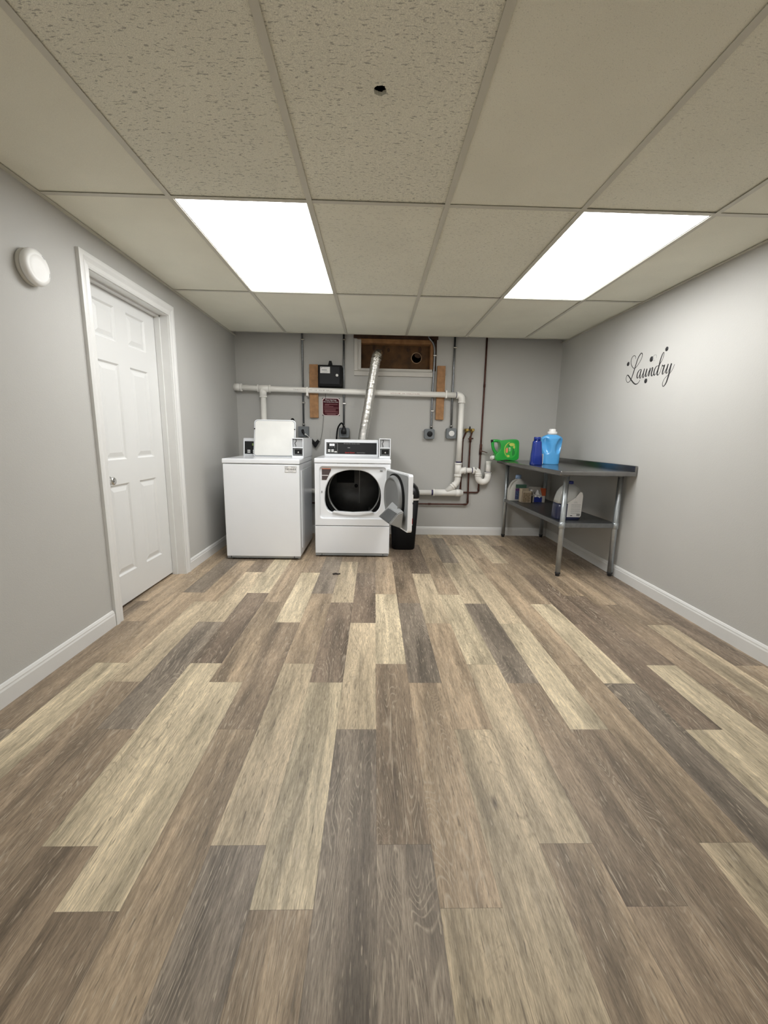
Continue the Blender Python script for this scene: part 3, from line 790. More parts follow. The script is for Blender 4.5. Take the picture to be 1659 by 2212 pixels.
wl_ = part('warning_label', M_PAPER, do, lambda b: dprism(b, [(DWd-.10, .42), (DWd-.012, .42), (DWd-.012, .585), (DWd-.10, .585)], -.037, -.0295))
part('label_red_band', M_RED, wl_, lambda b: dprism(b, [(DWd-.09, .43), (DWd-.0115, .43), (DWd-.0115, .475), (DWd-.09, .475)], -.0372, -.0300))

# ================================================================ TRASH CAN
tc = thing('trash_can', 'tall black plastic trash can with a domed swing lid beside the dryer', 'trash can', (.30, 4.10, 0))
part('body', M_BLACKM, tc, lambda b: loft(b, [(0, .300, 4.085, .105, .125, 5), (.012, .300, 4.085, .112, .132, 5), (.497, .300, 4.085, .138, .150, 5)]))
part('bin_liner', M_PAPER, tc, lambda b: loft(b, [(.494, .300, 4.085, .1395, .1515, 5), (.518, .300, 4.085, .1405, .1525, 5)]), label='white bag edge folded over the rim')
part('lid', M_BLACK, tc, lambda b: loft(b, [(.516, .300, 4.085, .146, .157, 5), (.53, .300, 4.085, .147, .158, 5), (.575, .300, 4.085, .142, .152, 4.5), (.615, .300, 4.085, .128, .138, 4), (.640, .300, 4.085, .104, .112, 4), (.650, .300, 4.085, .07, .08, 3)]))

# ================================================================ WORK TABLE
tb = thing('work_table', 'stainless steel work table with open lower shelf against the right wall', 'table', (1.70, 3.86, 0))
def ttop(b):
    box(b, 1.392, 1.986, 3.100, 4.600, .829, .865, .010, 4)
part('table_top', M_STEEL, tb, ttop)
part('backsplash', M_STEEL, tb, lambda b: box(b, 1.968, 1.986, 3.102, 4.600, .862, .910, .004))
part('under_channel', M_GALV, tb, lambda b: box(b, 1.46, 1.94, 3.26, 4.55, .815, .831))
for x, y in ((1.510, 3.235), (1.948, 3.235), (1.510, 4.575), (1.948, 4.575)):
    lg = part('leg', M_LEG, tb, lambda b: cyl(b, (x, y, .028), (x, y, .829), .0205, 24))
    part('foot', M_INK, lg, lambda b: lathe(b, [(.014, 0), (.017, .004), (.017, .016), (.021, .020), (.021, .034)], (x, y, 0), 'z', 20))
    part('shelf_sleeve', M_LEG, lg, lambda b: lathe(b, [(.0215, .396), (.0245, .398), (.0245, .446), (.0215, .448)], (x, y, 0), 'z', 24))
    part('gusset', M_GALV, lg, lambda b: lathe(b, [(.027, .829), (.027, .822), (.0215, .812)], (x, y, 0), 'z', 24))
part('shelf', M_GALV, tb, lambda b: box(b, 1.494, 1.956, 3.222, 4.590, .404, .442, .004))
pv = Vector((1.986, 3.10, 0)); RZ = Matrix.Rotation(math.radians(1.7), 4, 'Z')      # the table stands slightly askew to the wall
tb.location = pv+RZ@(tb.location-pv); tb.rotation_euler = (0, 0, math.radians(1.7))

# ================================================================ BOTTLES ON THE TABLE
TZ = .865
# green detergent jug lying on its side
G0 = (0.02, 0, -.021)
gp = [(1.300, 1.068), (1.340, 1.077), (1.390, 1.084), (1.465, 1.090), (1.500, 1.083), (1.514, 1.060), (1.518, 1.012), (1.522, .915), (1.515, .885), (1.481, .867), (1.431, .869), (1.390, .875), (1.330, .866), (1.290, .866), (1.272, .885), (1.276, .925), (1.296, .950), (1.318, .975), (1.324, 1.010), (1.314, 1.045)]
gj = thing('detergent_jug', 'green laundry detergent jug lying on its side at the far end of the steel table', 'detergent jug', (1.40, 4.44, TZ))
gb = part('body', M_GREEN, gj, lambda b: prism(b, smooth2(gp, 3), 'y', 4.385, 4.500, .016, 4, True))
part('handle', M_GREEN, gj, lambda b: tube(b, smooth_path([(1.335, 4.442, 1.064), (1.285, 4.442, 1.070), (1.252, 4.442, 1.066), (1.250, 4.442, 1.030), (1.262, 4.442, .985), (1.285, 4.442, .945), (1.305, 4.442, .930)], 5), .016, 14))
part('spout_tap', M_BLACK, gj, lambda b: cyl(b, (1.252, 4.442, 1.066), (1.232, 4.442, 1.065), .0165), label='black end cap')
part('cap', M_WPLAS, gj, lambda b: [cyl(b, (1.276, 4.442, .896), (1.245, 4.442, .893), .022), cyl(b, (1.245, 4.442, .893), (1.232, 4.442, .892), .015)], label='white screw cap')
lab = part('front_label', mat('label_green', (.04, .42, .06), .35), gj, lambda b: prism(b, superloop(1.425, .98, .072, .088, 2.2, 36), 'y', 4.3835, 4.386))
part('label_ring', M_YEL, lab, lambda b: [tube(b, [(1.425+.062*math.cos(a), 4.3835, .98+.078*math.sin(a)) for a in [math.radians(q) for q in range(100, 250, 10)]], .004, 6), prism(b, superloop(1.437, 1.035, .030, .016, 2, 20), 'y', 4.382, 4.384), prism(b, superloop(1.405, .915, .016, .012, 2, 16), 'y', 4.382, 4.384), prism(b, superloop(1.462, 1.010, .010, .018, 2, 16), 'y', 4.382, 4.384)])
part('label_oval', M_ORANGE, lab, lambda b: prism(b, superloop(1.388, .975, .013, .028, 2, 24), 'y', 4.3815, 4.3840))
text_mesh('label_lettering', 'gain', .026, M_LTR, lab, (1.412, 4.3815, 1.005), (0, 0, -1), (1, 0, 0), ext=.001)
part('label_dark_patch', M_GREEND, lab, lambda b: [box(b, 1.450, 1.458, 4.382, 4.384, .92, 1.00), box(b, 1.402, 1.412, 4.382, 4.384, 1.012, 1.034), box(b, 1.464, 1.470, 4.382, 4.384, .93, .97)])

# dark blue squeeze bottle
nb = thing('detergent_bottle', 'slim dark blue bottle standing on the table beside the light blue one', 'bottle', (1.468, 3.78, TZ))
def nbody(b):
    loft(b, [(TZ, 1.470, 3.78, .052, .034, 3), (TZ+.006, 1.470, 3.78, .056, .038, 3), (TZ+.09, 1.469, 3.78, .050, .036, 2.6), (TZ+.155, 1.468, 3.78, .043, .034, 2.5), (TZ+.20, 1.467, 3.78, .040, .032, 2.5), (TZ+.212, 1.467, 3.78, .037, .031, 2.4), (TZ+.216, 1.467, 3.78, .030, .028, 2.2)])
part('body', M_NAVY, nb, nbody)
part('cap', M_NAVY, nb, lambda b: lathe(b, [(.0305, TZ+.214), (.0305, TZ+.246), (.028, TZ+.250), (.001, TZ+.250)], (1.467, 3.78, 0), 'z', 28))
part('side_label', M_PAPER, nb, lambda b: box(b, 1.5245, 1.5275, 3.765, 3.80, TZ+.01, TZ+.10, .0005))
# light blue jug with two hand grips
lbj = thing('softener_bottle', 'light blue fabric softener bottle with white cap on the steel table', 'bottle', (1.655, 3.92, TZ))
def lbody(b):
    cx, cy = 1.655, 3.92; n = 56; nz = 40; rings = []
    prof = [(0, .074), (.008, .082), (.05, .084), (.10, .085), (.16, .092), (.22, .098), (.240, .098), (.252, .090), (.262, .074), (.272, .052), (.276, .034)]
    def hw(z):
        for (a, p), (c, q) in zip(prof, prof[1:]):
            if a <= z <= c: return p+(q-p)*(z-a)/(c-a)
        return prof[-1][1]
    for k in range(nz+1):
        z = .276*k/nz; w_ = hw(z); dpt = .055*(1 if z < .24 else max(.6, 1-(z-.24)*9)); ring = []
        for x, y in superloop(0, 0, w_, dpt, 2.6, n):
            # recessed grips on the front, one on each side of the central rib
            if y < 0:
                for s in (-1, 1):
                    gx, gz = s*.058, .172; q = ((x-gx-s*(z-.172)*.18)/.033)**2+((z-gz)/.075)**2
                    if q < 1: y += .030*(1-q)**.7
            ring.append(b.verts.new((cx+x, cy+y, TZ+z)))
        rings.append(ring)
    for p, q in zip(rings, rings[1:]):
        for j in range(n):
            f = b.faces.new((p[j], p[(j+1) % n], q[(j+1) % n], q[j])); f.smooth = True
    b.faces.new(rings[0][::-1]); b.faces.new(rings[-1])
part('body', M_BLUE, lbj, lbody)
part('cap', M_WPLAS, lbj, lambda b: lathe(b, [(.0425, TZ+.274), (.0425, TZ+.298), (.038, TZ+.302), (.030, TZ+.303), (.029, TZ+.322), (.026, TZ+.326), (.001, TZ+.326)], (1.657, 3.92, 0), 'z', 32))

# ================================================================ THINGS ON THE SHELF
SZ = .442
wj = thing('bleach_jug', 'white plastic jug with pale blue cap at the far end of the lower shelf', 'jug', (1.52, 4.42, SZ))
def wjb(b):
    loft(b, [(SZ, 1.53, 4.42, .080, .055, 4), (SZ+.01, 1.53, 4.42, .086, .060, 4), (SZ+.12, 1.528, 4.42, .086, .060, 3.4), (SZ+.16, 1.535, 4.42, .078, .056, 3), (SZ+.20, 1.545, 4.42, .060, .050, 2.5), (SZ+.228, 1.545, 4.42, .034, .034, 2), (SZ+.236, 1.545, 4.42, .028, .028, 2)])
part('body', M_JUGW, wj, wjb)
part('handle', M_JUGW, wj, lambda b: tube(b, smooth_path([(1.52, 4.40, SZ+.225), (1.48, 4.395, SZ+.20), (1.453, 4.392, SZ+.155), (1.447, 4.392, SZ+.10), (1.453, 4.395, SZ+.06)], 5), .013, 12))
part('cap', M_PBLUE, wj, lambda b: lathe(b, [(.030, SZ+.234), (.030, SZ+.262), (.026, SZ+.274), (.001, SZ+.274)], (1.545, 4.42, 0), 'z', 24))
wlb = part('front_label', M_VIOLET, wj, lambda b: box(b, 1.503, 1.617, 4.3555, 4.362, SZ+.018, SZ+.135, .001))
part('label_top', mat('muted_green_print', (.07, .16, .11), .5), wlb, lambda b: box(b, 1.503, 1.617, 4.3545, 4.361, SZ+.140, SZ+.178, .001))
part('label_print', mat('blue_print_muted', (.07, .10, .22), .5, var=.5, vscale=60), wlb, lambda b: box(b, 1.505, 1.595, 4.3535, 4.3565, SZ+.020, SZ+.110, .001))
def carton(name, label, x0, x1, y0, y1, h, m, cut, loc):
    t = thing(name, label, 'box', loc)
    th = .003
    def body(b):
        box(b, x0, x1, y0, y0+th, SZ+.0005, SZ+h*cut[0]); box(b, x0, x1, y1-th, y1, SZ+.0005, SZ+h*cut[1])
        box(b, x0, x0+th, y0, y1, SZ+.0005, SZ+h*cut[2]); box(b, x1-th, x1, y0, y1, SZ+.0005, SZ+h*cut[3]); box(b, x0, x1, y0, y1, SZ, SZ+.003)
    part('carton_body', m, t, body); return t
c1 = carton('tissue_carton', 'beige open cardboard carton beside the white jug on the shelf', 1.537, 1.637, 4.25, 4.34, .142, M_CARD, (.86, 1, 1, .8), (1.585, 4.29, SZ))
part('torn_flap', M_CARD, c1, lambda b: [quad(b, (1.537, 4.25, SZ+.122), (1.605, 4.25, SZ+.122), (1.585, 4.243, SZ+.140), (1.54, 4.244, SZ+.136)), quad(b, (1.637, 4.25, SZ+.12), (1.637, 4.34, SZ+.12), (1.650, 4.33, SZ+.090), (1.651, 4.26, SZ+.082))])
part('printed_pattern', mat('brown_speckle_print', (.36, .27, .17), .7, var=.45, vscale=70), c1, lambda b: box(b, 1.548, 1.626, 4.2485, 4.2505, SZ+.008, SZ+.105))
c2 = carton('opened_carton', 'torn open carton with orange and blue print, right of the beige one', 1.655, 1.79, 4.27, 4.40, .150, M_CARDW, (.55, 1, .9, .9), (1.725, 4.33, SZ))
part('orange_side', M_CARDO, c2, lambda b: prism(b, [(1.73, SZ+.155), (1.791, SZ+.150), (1.791, SZ+.072), (1.755, SZ+.072)], 'y', 4.266, 4.270))
part('blue_front', M_CARDB, c2, lambda b: box(b, 1.673, 1.755, 4.2665, 4.2695, SZ+.004, SZ+.058))
def tissue(b):
    n = 12
    V = [[b.verts.new((1.643+.100*i/n, 4.262+.05*j/n+.008*math.sin(i*1.7+j), SZ+.062+.075*(j/n)*(.6+.4*math.sin(i*.9))+.012*math.sin(i*1.1+j*.7))) for j in range(n+1)] for i in range(n+1)]
    for i in range(n):
        for j in range(n):
            f = b.faces.new((V[i][j], V[i+1][j], V[i+1][j+1], V[i][j+1])); f.smooth = True
part('crumpled_wrapper', M_PAPER, c2, tissue)
# big clear jug with blue liquid
bj = thing('cleaner_jug', 'large clear jug of blue liquid with white label at the near end of the shelf', 'jug', (1.615, 3.42, SZ))
def bprof(z): return [(0, .100), (.012, .106), (.10, .106), (.18, .103), (.225, .092), (.262, .070), (.285, .046), (.295, .028)]
def jsec(z0, z1, grow=0.):
    P = bprof(0); zs = [z0]+[p[0] for p in P if z0 < p[0] < z1]+[z1]; out = []
    for z in zs:
        for (a, p), (c, q) in zip(P, P[1:]):
            if a <= z <= c: w_ = p+(q-p)*(z-a)/(c-a); break
        out.append((SZ+z, 1.618+(z*.05), 3.42, w_+grow, (w_*.80)+grow, 3.4 if z < .18 else 2.6))
    return out
part('liquid_filled_base', M_LIQ, bj, lambda b: loft(b, jsec(0, .135)))
part('clear_upper_body', M_JUGC, bj, lambda b: loft(b, jsec(.135, .295)))
part('handle', M_JUGC, bj, lambda b: tube(b, smooth_path([(1.600, 3.40, SZ+.285), (1.565, 3.365, SZ+.265), (1.535, 3.350, SZ+.20), (1.528, 3.350, SZ+.14)], 5), .014, 12))
part('cap', mat('navy_cap', (.012, .02, .16), .35), bj, lambda b: lathe(b, [(.027, SZ+.292), (.027, SZ+.312), (.024, SZ+.316), (.001, SZ+.316)], (1.633, 3.42, 0), 'z', 24))
bl = part('back_label', M_PAPER, bj, lambda b: prism(b, [(1.590, SZ+.026), (1.698, SZ+.026), (1.706, SZ+.036), (1.710, SZ+.205), (1.700, SZ+.232), (1.684, SZ+.236), (1.650, SZ+.190), (1.592, SZ+.145)], 'y', 3.3320, 3.3360, .001, 1))
part('label_text_lines', M_INKG, bl, lambda b: [box(b, 1.617+q*.2, 1.700-q*.3, 3.3312, 3.3322, SZ+z, SZ+z+.0016) for z, q in ((.055, .02), (.063, .01), (.072, 0), (.080, .02), (.088, 0), (.096, .01), (.108, 0), (.116, .02), (.124, 0), (.132, .01), (.145, .1), (.152, .12), (.166, .17), (.172, .16), (.186, .2))])
part('barcode', M_INK, bl, lambda b: [box(b, 1.668+i*.0038, 1.668+i*.0038+(.0022 if i % 3 else .001), 3.3310, 3.3322, SZ+.036, SZ+.054) for i in range(8)])
part('recycling_mark', M_INK, bl, lambda b: box(b, 1.616, 1.634, 3.3310, 3.3322, SZ+.036, SZ+.042))

# ================================================================ SMOKE DETECTOR
sd = thing('smoke_detector', 'round white smoke detector high on the left wall', 'smoke detector', (XL, 1.960, 1.775))
part('base', mat('off_white_plastic', (.62, .61, .56), .5), sd, lambda b: lathe(b, [(.070, 0), (.072, .004), (.072, .013), (.066, .016)], (XL, 1.960, 1.775), 'x', 48))
sdc = part('cover', M_WPLAS, sd, lambda b: lathe(b, [(.060, .015), (.071, .020), (.073, .028), (.071, .038), (.062, .044), (.050, .046), (.048, .045), (.030, .046), (.001, .047)], (XL, 1.960, 1.775), 'x', 48))
for r, a0, a1 in ((.060, 50, 66), (.054, 52, 64), (.058, -20, -4)):
    part('vent_slot', M_INKG, sdc, lambda b: tube(b, [(XL+.0445, 1.960+r*math.cos(a), 1.775+r*math.sin(a)) for a in [math.radians(q) for q in range(a0, a1+1, 4)]], .0011, 6))

# ================================================================ WALL DECAL
STROKES = {'L': [(3.3027,1.7135,6),(3.3029,1.7254,8),(3.3194,1.7403,10),(3.342,1.739,10),(3.357,1.7216,12),(3.357,1.6946,12),(3.3413,1.6678,12),(3.3141,1.6475,12),(3.2872,1.6486,10),(3.26,1.6681,10),(3.2349,1.6952,10),(3.2231,1.7216,12),(3.2261,1.7363,14),(3.2361,1.7433,16),(3.2502,1.7381,20),(3.2734,1.7123,20),(3.2881,1.6753,22),(3.2995,1.6425,26),(3.3127,1.607,26),(3.3285,1.5714,20),(3.3462,1.5546,12),(3.3685,1.5478,10),(3.3908,1.563,8),(3.398,1.586,10),(3.3918,1.6031,14),(3.3776,1.6039,20),(3.3579,1.5889,24),(3.3292,1.5633,26),(3.2962,1.5376,26),(3.266,1.5232,22),(3.2397,1.5254,14),(3.2244,1.5367,10),(3.2182,1.5491,6)],
 'a': [(3.2137,1.6229,14),(3.2333,1.6233,14),(3.2523,1.609,26),(3.2593,1.5889,30),(3.2554,1.5698,26),(3.2437,1.5669,14),(3.2298,1.5848,8),(3.2151,1.6192,22),(3.2225,1.5916,32),(3.2215,1.5653,26),(3.212,1.5614,12),(3.1986,1.5805,8),(3.1854,1.5993,7)],
 'u': [(3.1777,1.6239,20),(3.1843,1.594,30),(3.1871,1.5659,26),(3.1778,1.5621,14),(3.161,1.5829,8),(3.1465,1.6179,22),(3.154,1.5896,32),(3.1535,1.5665,26),(3.1428,1.5651,12),(3.1285,1.586,8),(3.1196,1.6024,7)],
 'n': [(3.1107,1.6187,22),(3.1164,1.5868,34),(3.1195,1.5619,26),(3.1179,1.5743,8),(3.1003,1.6071,10),(3.0844,1.6171,16),(3.0839,1.6046,30),(3.091,1.5806,32),(3.0873,1.5625,26),(3.0768,1.5598,12),(3.0624,1.5765,8)],
 'd': [(3.0208,1.6194,12),(3.0436,1.6181,12),(3.0565,1.6054,22),(3.0639,1.5842,28),(3.0598,1.5637,26),(3.0494,1.561,12),(3.0353,1.5775,8),(3.0217,1.6049,12),(3.0156,1.6308,22),(3.0094,1.6564,24),(3.0,1.6836,22),(2.9887,1.7007,14),(2.9808,1.698,10),(2.9808,1.6801,8),(2.9901,1.6531,7),(3.0111,1.6276,20),(3.0207,1.5999,34),(3.0264,1.5713,32),(3.0238,1.5587,26),(3.012,1.557,12),(2.9966,1.5744,7),(2.9821,1.6133,8)],
 'r': [(2.9831,1.6182,20),(2.972,1.6093,18),(2.9584,1.6143,14),(2.9593,1.6096,26),(2.9684,1.5823,34),(2.971,1.5586,26),(2.9613,1.556,12),(2.9448,1.574,7),(2.9366,1.587,7)],
 'y': [(2.9227,1.6156,24),(2.9297,1.5883,34),(2.9353,1.563,28),(2.9248,1.5556,14),(2.9088,1.5733,8),(2.8911,1.6128,26),(2.8972,1.5857,34),(2.9012,1.5534,34),(2.909,1.5213,32),(2.9205,1.4895,26),(2.9386,1.4712,14),(2.9501,1.4737,12),(2.9556,1.4913,10),(2.9473,1.5144,8),(2.9257,1.5331,7),(2.8998,1.5461,7),(2.8763,1.5685,7),(2.8592,1.6029,6)]}
dc = thing('wall_decal', 'black script Laundry decal with bubbles on the right wall', 'wall decal', (XR, 3.12, 1.60))
xd = XR-.0012
for ch in 'Laundry':
    st = STROKES[ch]
    b = NB(); pts = smooth_path([(p[0], p[1], p[2]) for p in st], 5); A = []; B = []
    for i, p in enumerate(pts):
        t = (pts[min(i+1, len(pts)-1)]-pts[max(i-1, 0)]); t.z = 0
        if t.length < 1e-6: t = Vector((1, 0, 0))
        t.normalize(); hw = max(p.z, 5)*.00037/2
        A.append((p.x-t.y*hw, p.y+t.x*hw)); B.append((p.x+t.y*hw, p.y-t.x*hw))
    for i in range(len(pts)-1):
        for x in (xd,):
            quad(b, (x, *A[i]), (x, *A[i+1]), (x, *B[i+1]), (x, *B[i]))
    b2 = b
    bmesh.ops.remove_doubles(b, verts=b.verts[:], dist=1e-6)
    r = bmesh.ops.extrude_face_region(b, geom=b.faces[:]); vs = [g for g in r['geom'] if isinstance(g, bmesh.types.BMVert)]
    for v in vs: v.co.x += .0009
    obj('letter', b, M_INK, dc)
for y, z, r in ((3.3931, 1.6911, .0155), (3.1101, 1.6787, .0187), (2.9578, 1.7189, .0148), (3.1452, 1.5321, .0166)):
    part('bubble_dot', M_INK, dc, lambda b: lathe(b, [(r, -.0003), (r, -.0014), (.0005, -.0014)], (XR, y, z), 'x', 28))
part('bubble_ring', mat('silver_ink', (.30, .31, .32), .5), dc, lambda b: tube(b, [(XR-.001, 3.0762+.020*math.cos(math.radians(a)), 1.6832+.0205*math.sin(math.radians(a))) for a in range(-110, 205, 9)], .0010, 6))

# ================================================================ BACK-WALL SERVICES
WS = YW-.022
def strap(t, x, z, r=.010):
    part('conduit_strap', M_CHROME, t, lambda b: [box(b, x-r-.002, x+r+.012, WS-r-.003, YW, z-.007, z+.007, .003)])
def outlet(label, path, bx, bz, bw, bh, straps, rounded, face):
    t = thing('power_outlet', label, 'outlet', (bx, YW, bz), 'surface-mounted grey outlet boxes with conduit')
    part('conduit', M_GALV, t, lambda b: tube(b, path, .0105, 16))
    part('connector', M_CHROME, t, lambda b: lathe(b, [(.013, bz+bh/2-.002), (.013, bz+bh/2+.018), (.0155, bz+bh/2+.018), (.0155, bz+bh/2+.028), (.012, bz+bh/2+.030)], (path[-1][0], WS, 0), 'z', 16))
    part('box', M_BOX, t, lambda b: prism(b, rrect(bx-bw/2, bx+bw/2, bz-bh/2, bz+bh/2, rounded, 3), 'y', YW-.055, YW, .004, 2))
    for x, z in straps: strap(t, x, z)
    face(t); return t
def f_plain(t): pass
def f_round(m):
    def f(t):
        x, z = t.location.x, t.location.z
        part('receptacle', m, t, lambda b: lathe(b, [(.030, YW-.054), (.030, YW-.060), (.026, YW-.061), (.001, YW-.061)], (x+.002, 0, z), 'y', 28))
    return f
outlet('square grey outlet box with conduit behind the washer lid', [(-.773, WS, 2.30), (-.773, WS, 2.1), (-.770, WS, 1.187)], -.769, 1.130, .110, .112, [(-.770, 2.075), (-.770, 1.435)], .004, f_plain)
outlet('rounded grey outlet box with thick black plug behind the dryer console', [(-.338, WS, 2.30), (-.336, WS, 1.18)], -.332, 1.127, .111, .106, [(-.338, 2.085), (-.336, 1.435)], .016, f_plain)
outlet('grey box with round black socket between duct and drain pipe', smooth_path([(.545, WS+.01, 2.17), (.561, WS, 2.119), (.604, WS, 2.065), (.620, WS, 1.975), (.618, WS, 1.715), (.614, WS, 1.449), (.615, WS, 1.192)], 5), .594, 1.130, .110, .108, [(.619, 1.945), (.614, 1.375)], .016, f_round(M_BLACK))
outlet('grey outlet box with round white socket left of the vertical drain pipe', [(.833, WS, 2.30), (.830, WS, 1.829), (.831, WS, 1.533), (.832, WS, 1.195)], .832, 1.139, .110, .112, [(.832, 2.03)], .016, f_round(M_WPLAS))

# timber blocks
def board(label, x0, x1, z0, z1):
    b = NB(); box(b, x0, x1, YW-.036, YW, z0, z1, .003)
    tag(obj('wood_board', b, M_WOOD, loc=((x0+x1)/2, YW, z0)), label, 'board', 'wood boards fixed to the back wall')
board('upright pine board beside the black metal box on the back wall', -.700, -.608, 1.279, 1.829)
board('upright pine board right of the boarded window', .656, .742, 1.283, 1.842)

# black lock box
lk = thing('lock_box', 'black metal box with white sticker mounted high on the back wall', 'box', (-.475, YW, 1.60))
kb = part('body', M_BLACKM, lk, lambda b: box(b, -.600, -.352, YW-.105, YW, 1.600, 1.815, .008, 3))
part('door', mat('black_enamel', (.009, .0095, .011), .5, spec=.25), lk, lambda b: box(b, -.585, -.372, YW-.112, YW-.100, 1.620, 1.800, .004))
part('sticker', M_PAPER, lk, lambda b: box(b, -.575, -.474, YW-.1135, YW-.111, 1.731, 1.794), label='white printed sticker')
part('sticker_print', M_INKG, lk, lambda b: [box(b, -.571, -.553, YW-.1142, YW-.113, 1.782, 1.788), box(b, -.560, -.505, YW-.1142, YW-.113, 1.758, 1.766), box(b, -.535, -.490, YW-.1142, YW-.113, 1.748, 1.750), box(b, -.560, -.500, YW-.1142, YW-.113, 1.739, 1.741), box(b, -.540, -.480, YW-.1142, YW-.113, 1.784, 1.786)])
part('lock', M_WPLAS, lk, lambda b: lathe(b, [(.014, YW-.110), (.014, YW-.122), (.010, YW-.125), (.001, YW-.125)], (-.401, 0, 1.711), 'y', 24), label='round white lock')
part('antenna', M_BLACKM, lk, lambda b: prism(b, [(-.500, 1.813), (-.450, 1.813), (-.463, 1.862), (-.488, 1.862)], 'y', YW-.07, YW-.045, .003, 2))
part('mounting_bracket', mat('dark_metal_bracket', (.10, .095, .085), .5, metal=.4), lk, lambda b: [box(b, -.606, -.352, YW-.012, YW, 1.575, 1.602)])

# red sign
sg = thing('notice_sign', 'small dark red notice sign with white lettering below the drain pipe', 'sign', (-.475, YW, 1.30))
def octo(x0, x1, z0, z1, c):
    return [(x0+c, z0), (x1-c, z0), (x1, z0+c), (x1, z1-c), (x1-c, z1), (x0+c, z1), (x0, z1-c), (x0, z0+c)]
part('backing', M_SIGNB, sg, lambda b: prism(b, rrect(-.569, -.383, 1.305, 1.490, .006, 3), 'y', YW-.006, YW-.001))
part('plate', M_SIGN, sg, lambda b: prism(b, octo(-.563, -.389, 1.311, 1.484, .017), 'y', YW-.008, YW-.005))
part('corner_tab', M_INK, sg, lambda b: [prism(b, [(x, z), (x+sx*.014, z), (x, z+sz*.014)], 'y', YW-.0085, YW-.005) for x, z, sx, sz in ((-.569, 1.305, 1, 1), (-.383, 1.305, -1, 1), (-.569, 1.490, 1, -1), (-.383, 1.490, -1, -1))])
text_mesh('heading_lettering', 'Please Help Keep', .0165, M_LTR, sg, (-.476, YW-.0085, 1.464), (1, 0, 0), (0, 0, 1), align='CENTER', ext=.0008)
text_mesh('heading_lettering', 'This Laundry Room Clean', .0150, M_LTR, sg, (-.476, YW-.0085, 1.445), (1, 0, 0), (0, 0, 1), align='CENTER', ext=.0008)
part('small_print', M_PINK, sg, lambda b: [box(b, -.550+a, -.550+c, YW-.0088, YW-.0078, z, z+.0034) for z, a, c in ((1.424, .01, .145), (1.414, .005, .055), (1.399, .0, .10), (1.385, .0, .155), (1.370, .0, .125), (1.356, .005, .125), (1.345, .005, .15), (1.329, .01, .15), (1.319, .03, .125))])
# hanging wire + adapter
wr = thing('power_adapter', 'black power adapter hanging on a thin wire between washer and dryer', 'power adapter', (-.64, WS, 1.0))
part('wire', mat('grey_wire', (.10, .10, .10), .6), wr, lambda b: [tube(b, smooth_path([(-.532, YW-.015, 1.546), (-.534, YW-.008, 1.49), (-.545, YW-.004, 1.40), (-.556, YW-.006, 1.303), (-.568, YW-.012, 1.156), (-.587, YW-.02, 1.052), (-.600, YW-.03, 1.022)], 4), .0022, 8)])
AY = YW-.045
def vee(b):
    prism(b, [(-.706, 1.052), (-.693, 1.070), (-.684, 1.062), (-.643, 1.022), (-.618, 1.050), (-.596, 1.030), (-.640, .960), (-.655, .970)], 'y', AY-.014, AY+.020, .004, 2)
part('adapter_body', M_BLACK, wr, vee)
part('lead', M_WPLAS, wr, lambda b: [tube(b, smooth_path([(-.700, AY, 1.062), (-.725, YW-.075, 1.090), (-.765, YW-.075, 1.115)], 5), .0042, 10), tube(b, [(-.736, YW-.075, 1.097), (-.752, YW-.075, 1.108)], .0075, 12)])
part('plug', M_BLACK, wr, lambda b: [tube(b, smooth_path([(-.752, YW-.075, 1.105), (-.768, YW-.072, 1.122), (-.776, YW-.062, 1.150)], 4), [.009]*4+[.013]*4+[.012], 14)])
# dryer cord and plug
pc = part('power_cord', M_RUBBER, dr, lambda b: tube(b, smooth_path([(-.412, 4.46, .72), (-.411, 4.50, .90), (-.408, 4.53, 1.063), (-.398, 4.54, 1.158), (-.378, 4.54, 1.205), (-.354, 4.54, 1.226), (-.337, 4.545, 1.204), (-.330, 4.55, 1.175)], 5), .0085, 12))
part('plug', M_BLACK, pc, lambda b: [tube(b, smooth_path([(-.330, 4.552, 1.190), (-.331, 4.553, 1.165), (-.334, 4.553, 1.14), (-.336, 4.553, 1.112)], 4), [.012]*2+[.018]*2+[.025]*3+[.030]*3+[.029]*2+[.022], 20)])
# painted-over cover plate
b = NB(); box(b, -.631, -.485, YW-.003, YW, 1.054, 1.168, .001, 1)
tag(obj('cover_plate', b, M_WALL, loc=(-.56, YW, 1.11)), 'flush wall cover plate painted wall grey between washer and dryer', 'cover plate')
# drain hose peeking above the washer lid
part('drain_hose', M_RUBBER, wa, lambda b: tube(b, smooth_path([(-.852, 4.29, .60), (-.852, 4.33, .80), (-.852, 4.36, 1.0), (-.852, 4.375, 1.18), (-.853, 4.405, 1.240), (-.855, 4.46, 1.243), (-.855, 4.50, 1.19), (-.855, 4.51, 1.0), (-.855, 4.51, .8)], 6), .016, 14), label='black hose loop peeking above the lid corner')

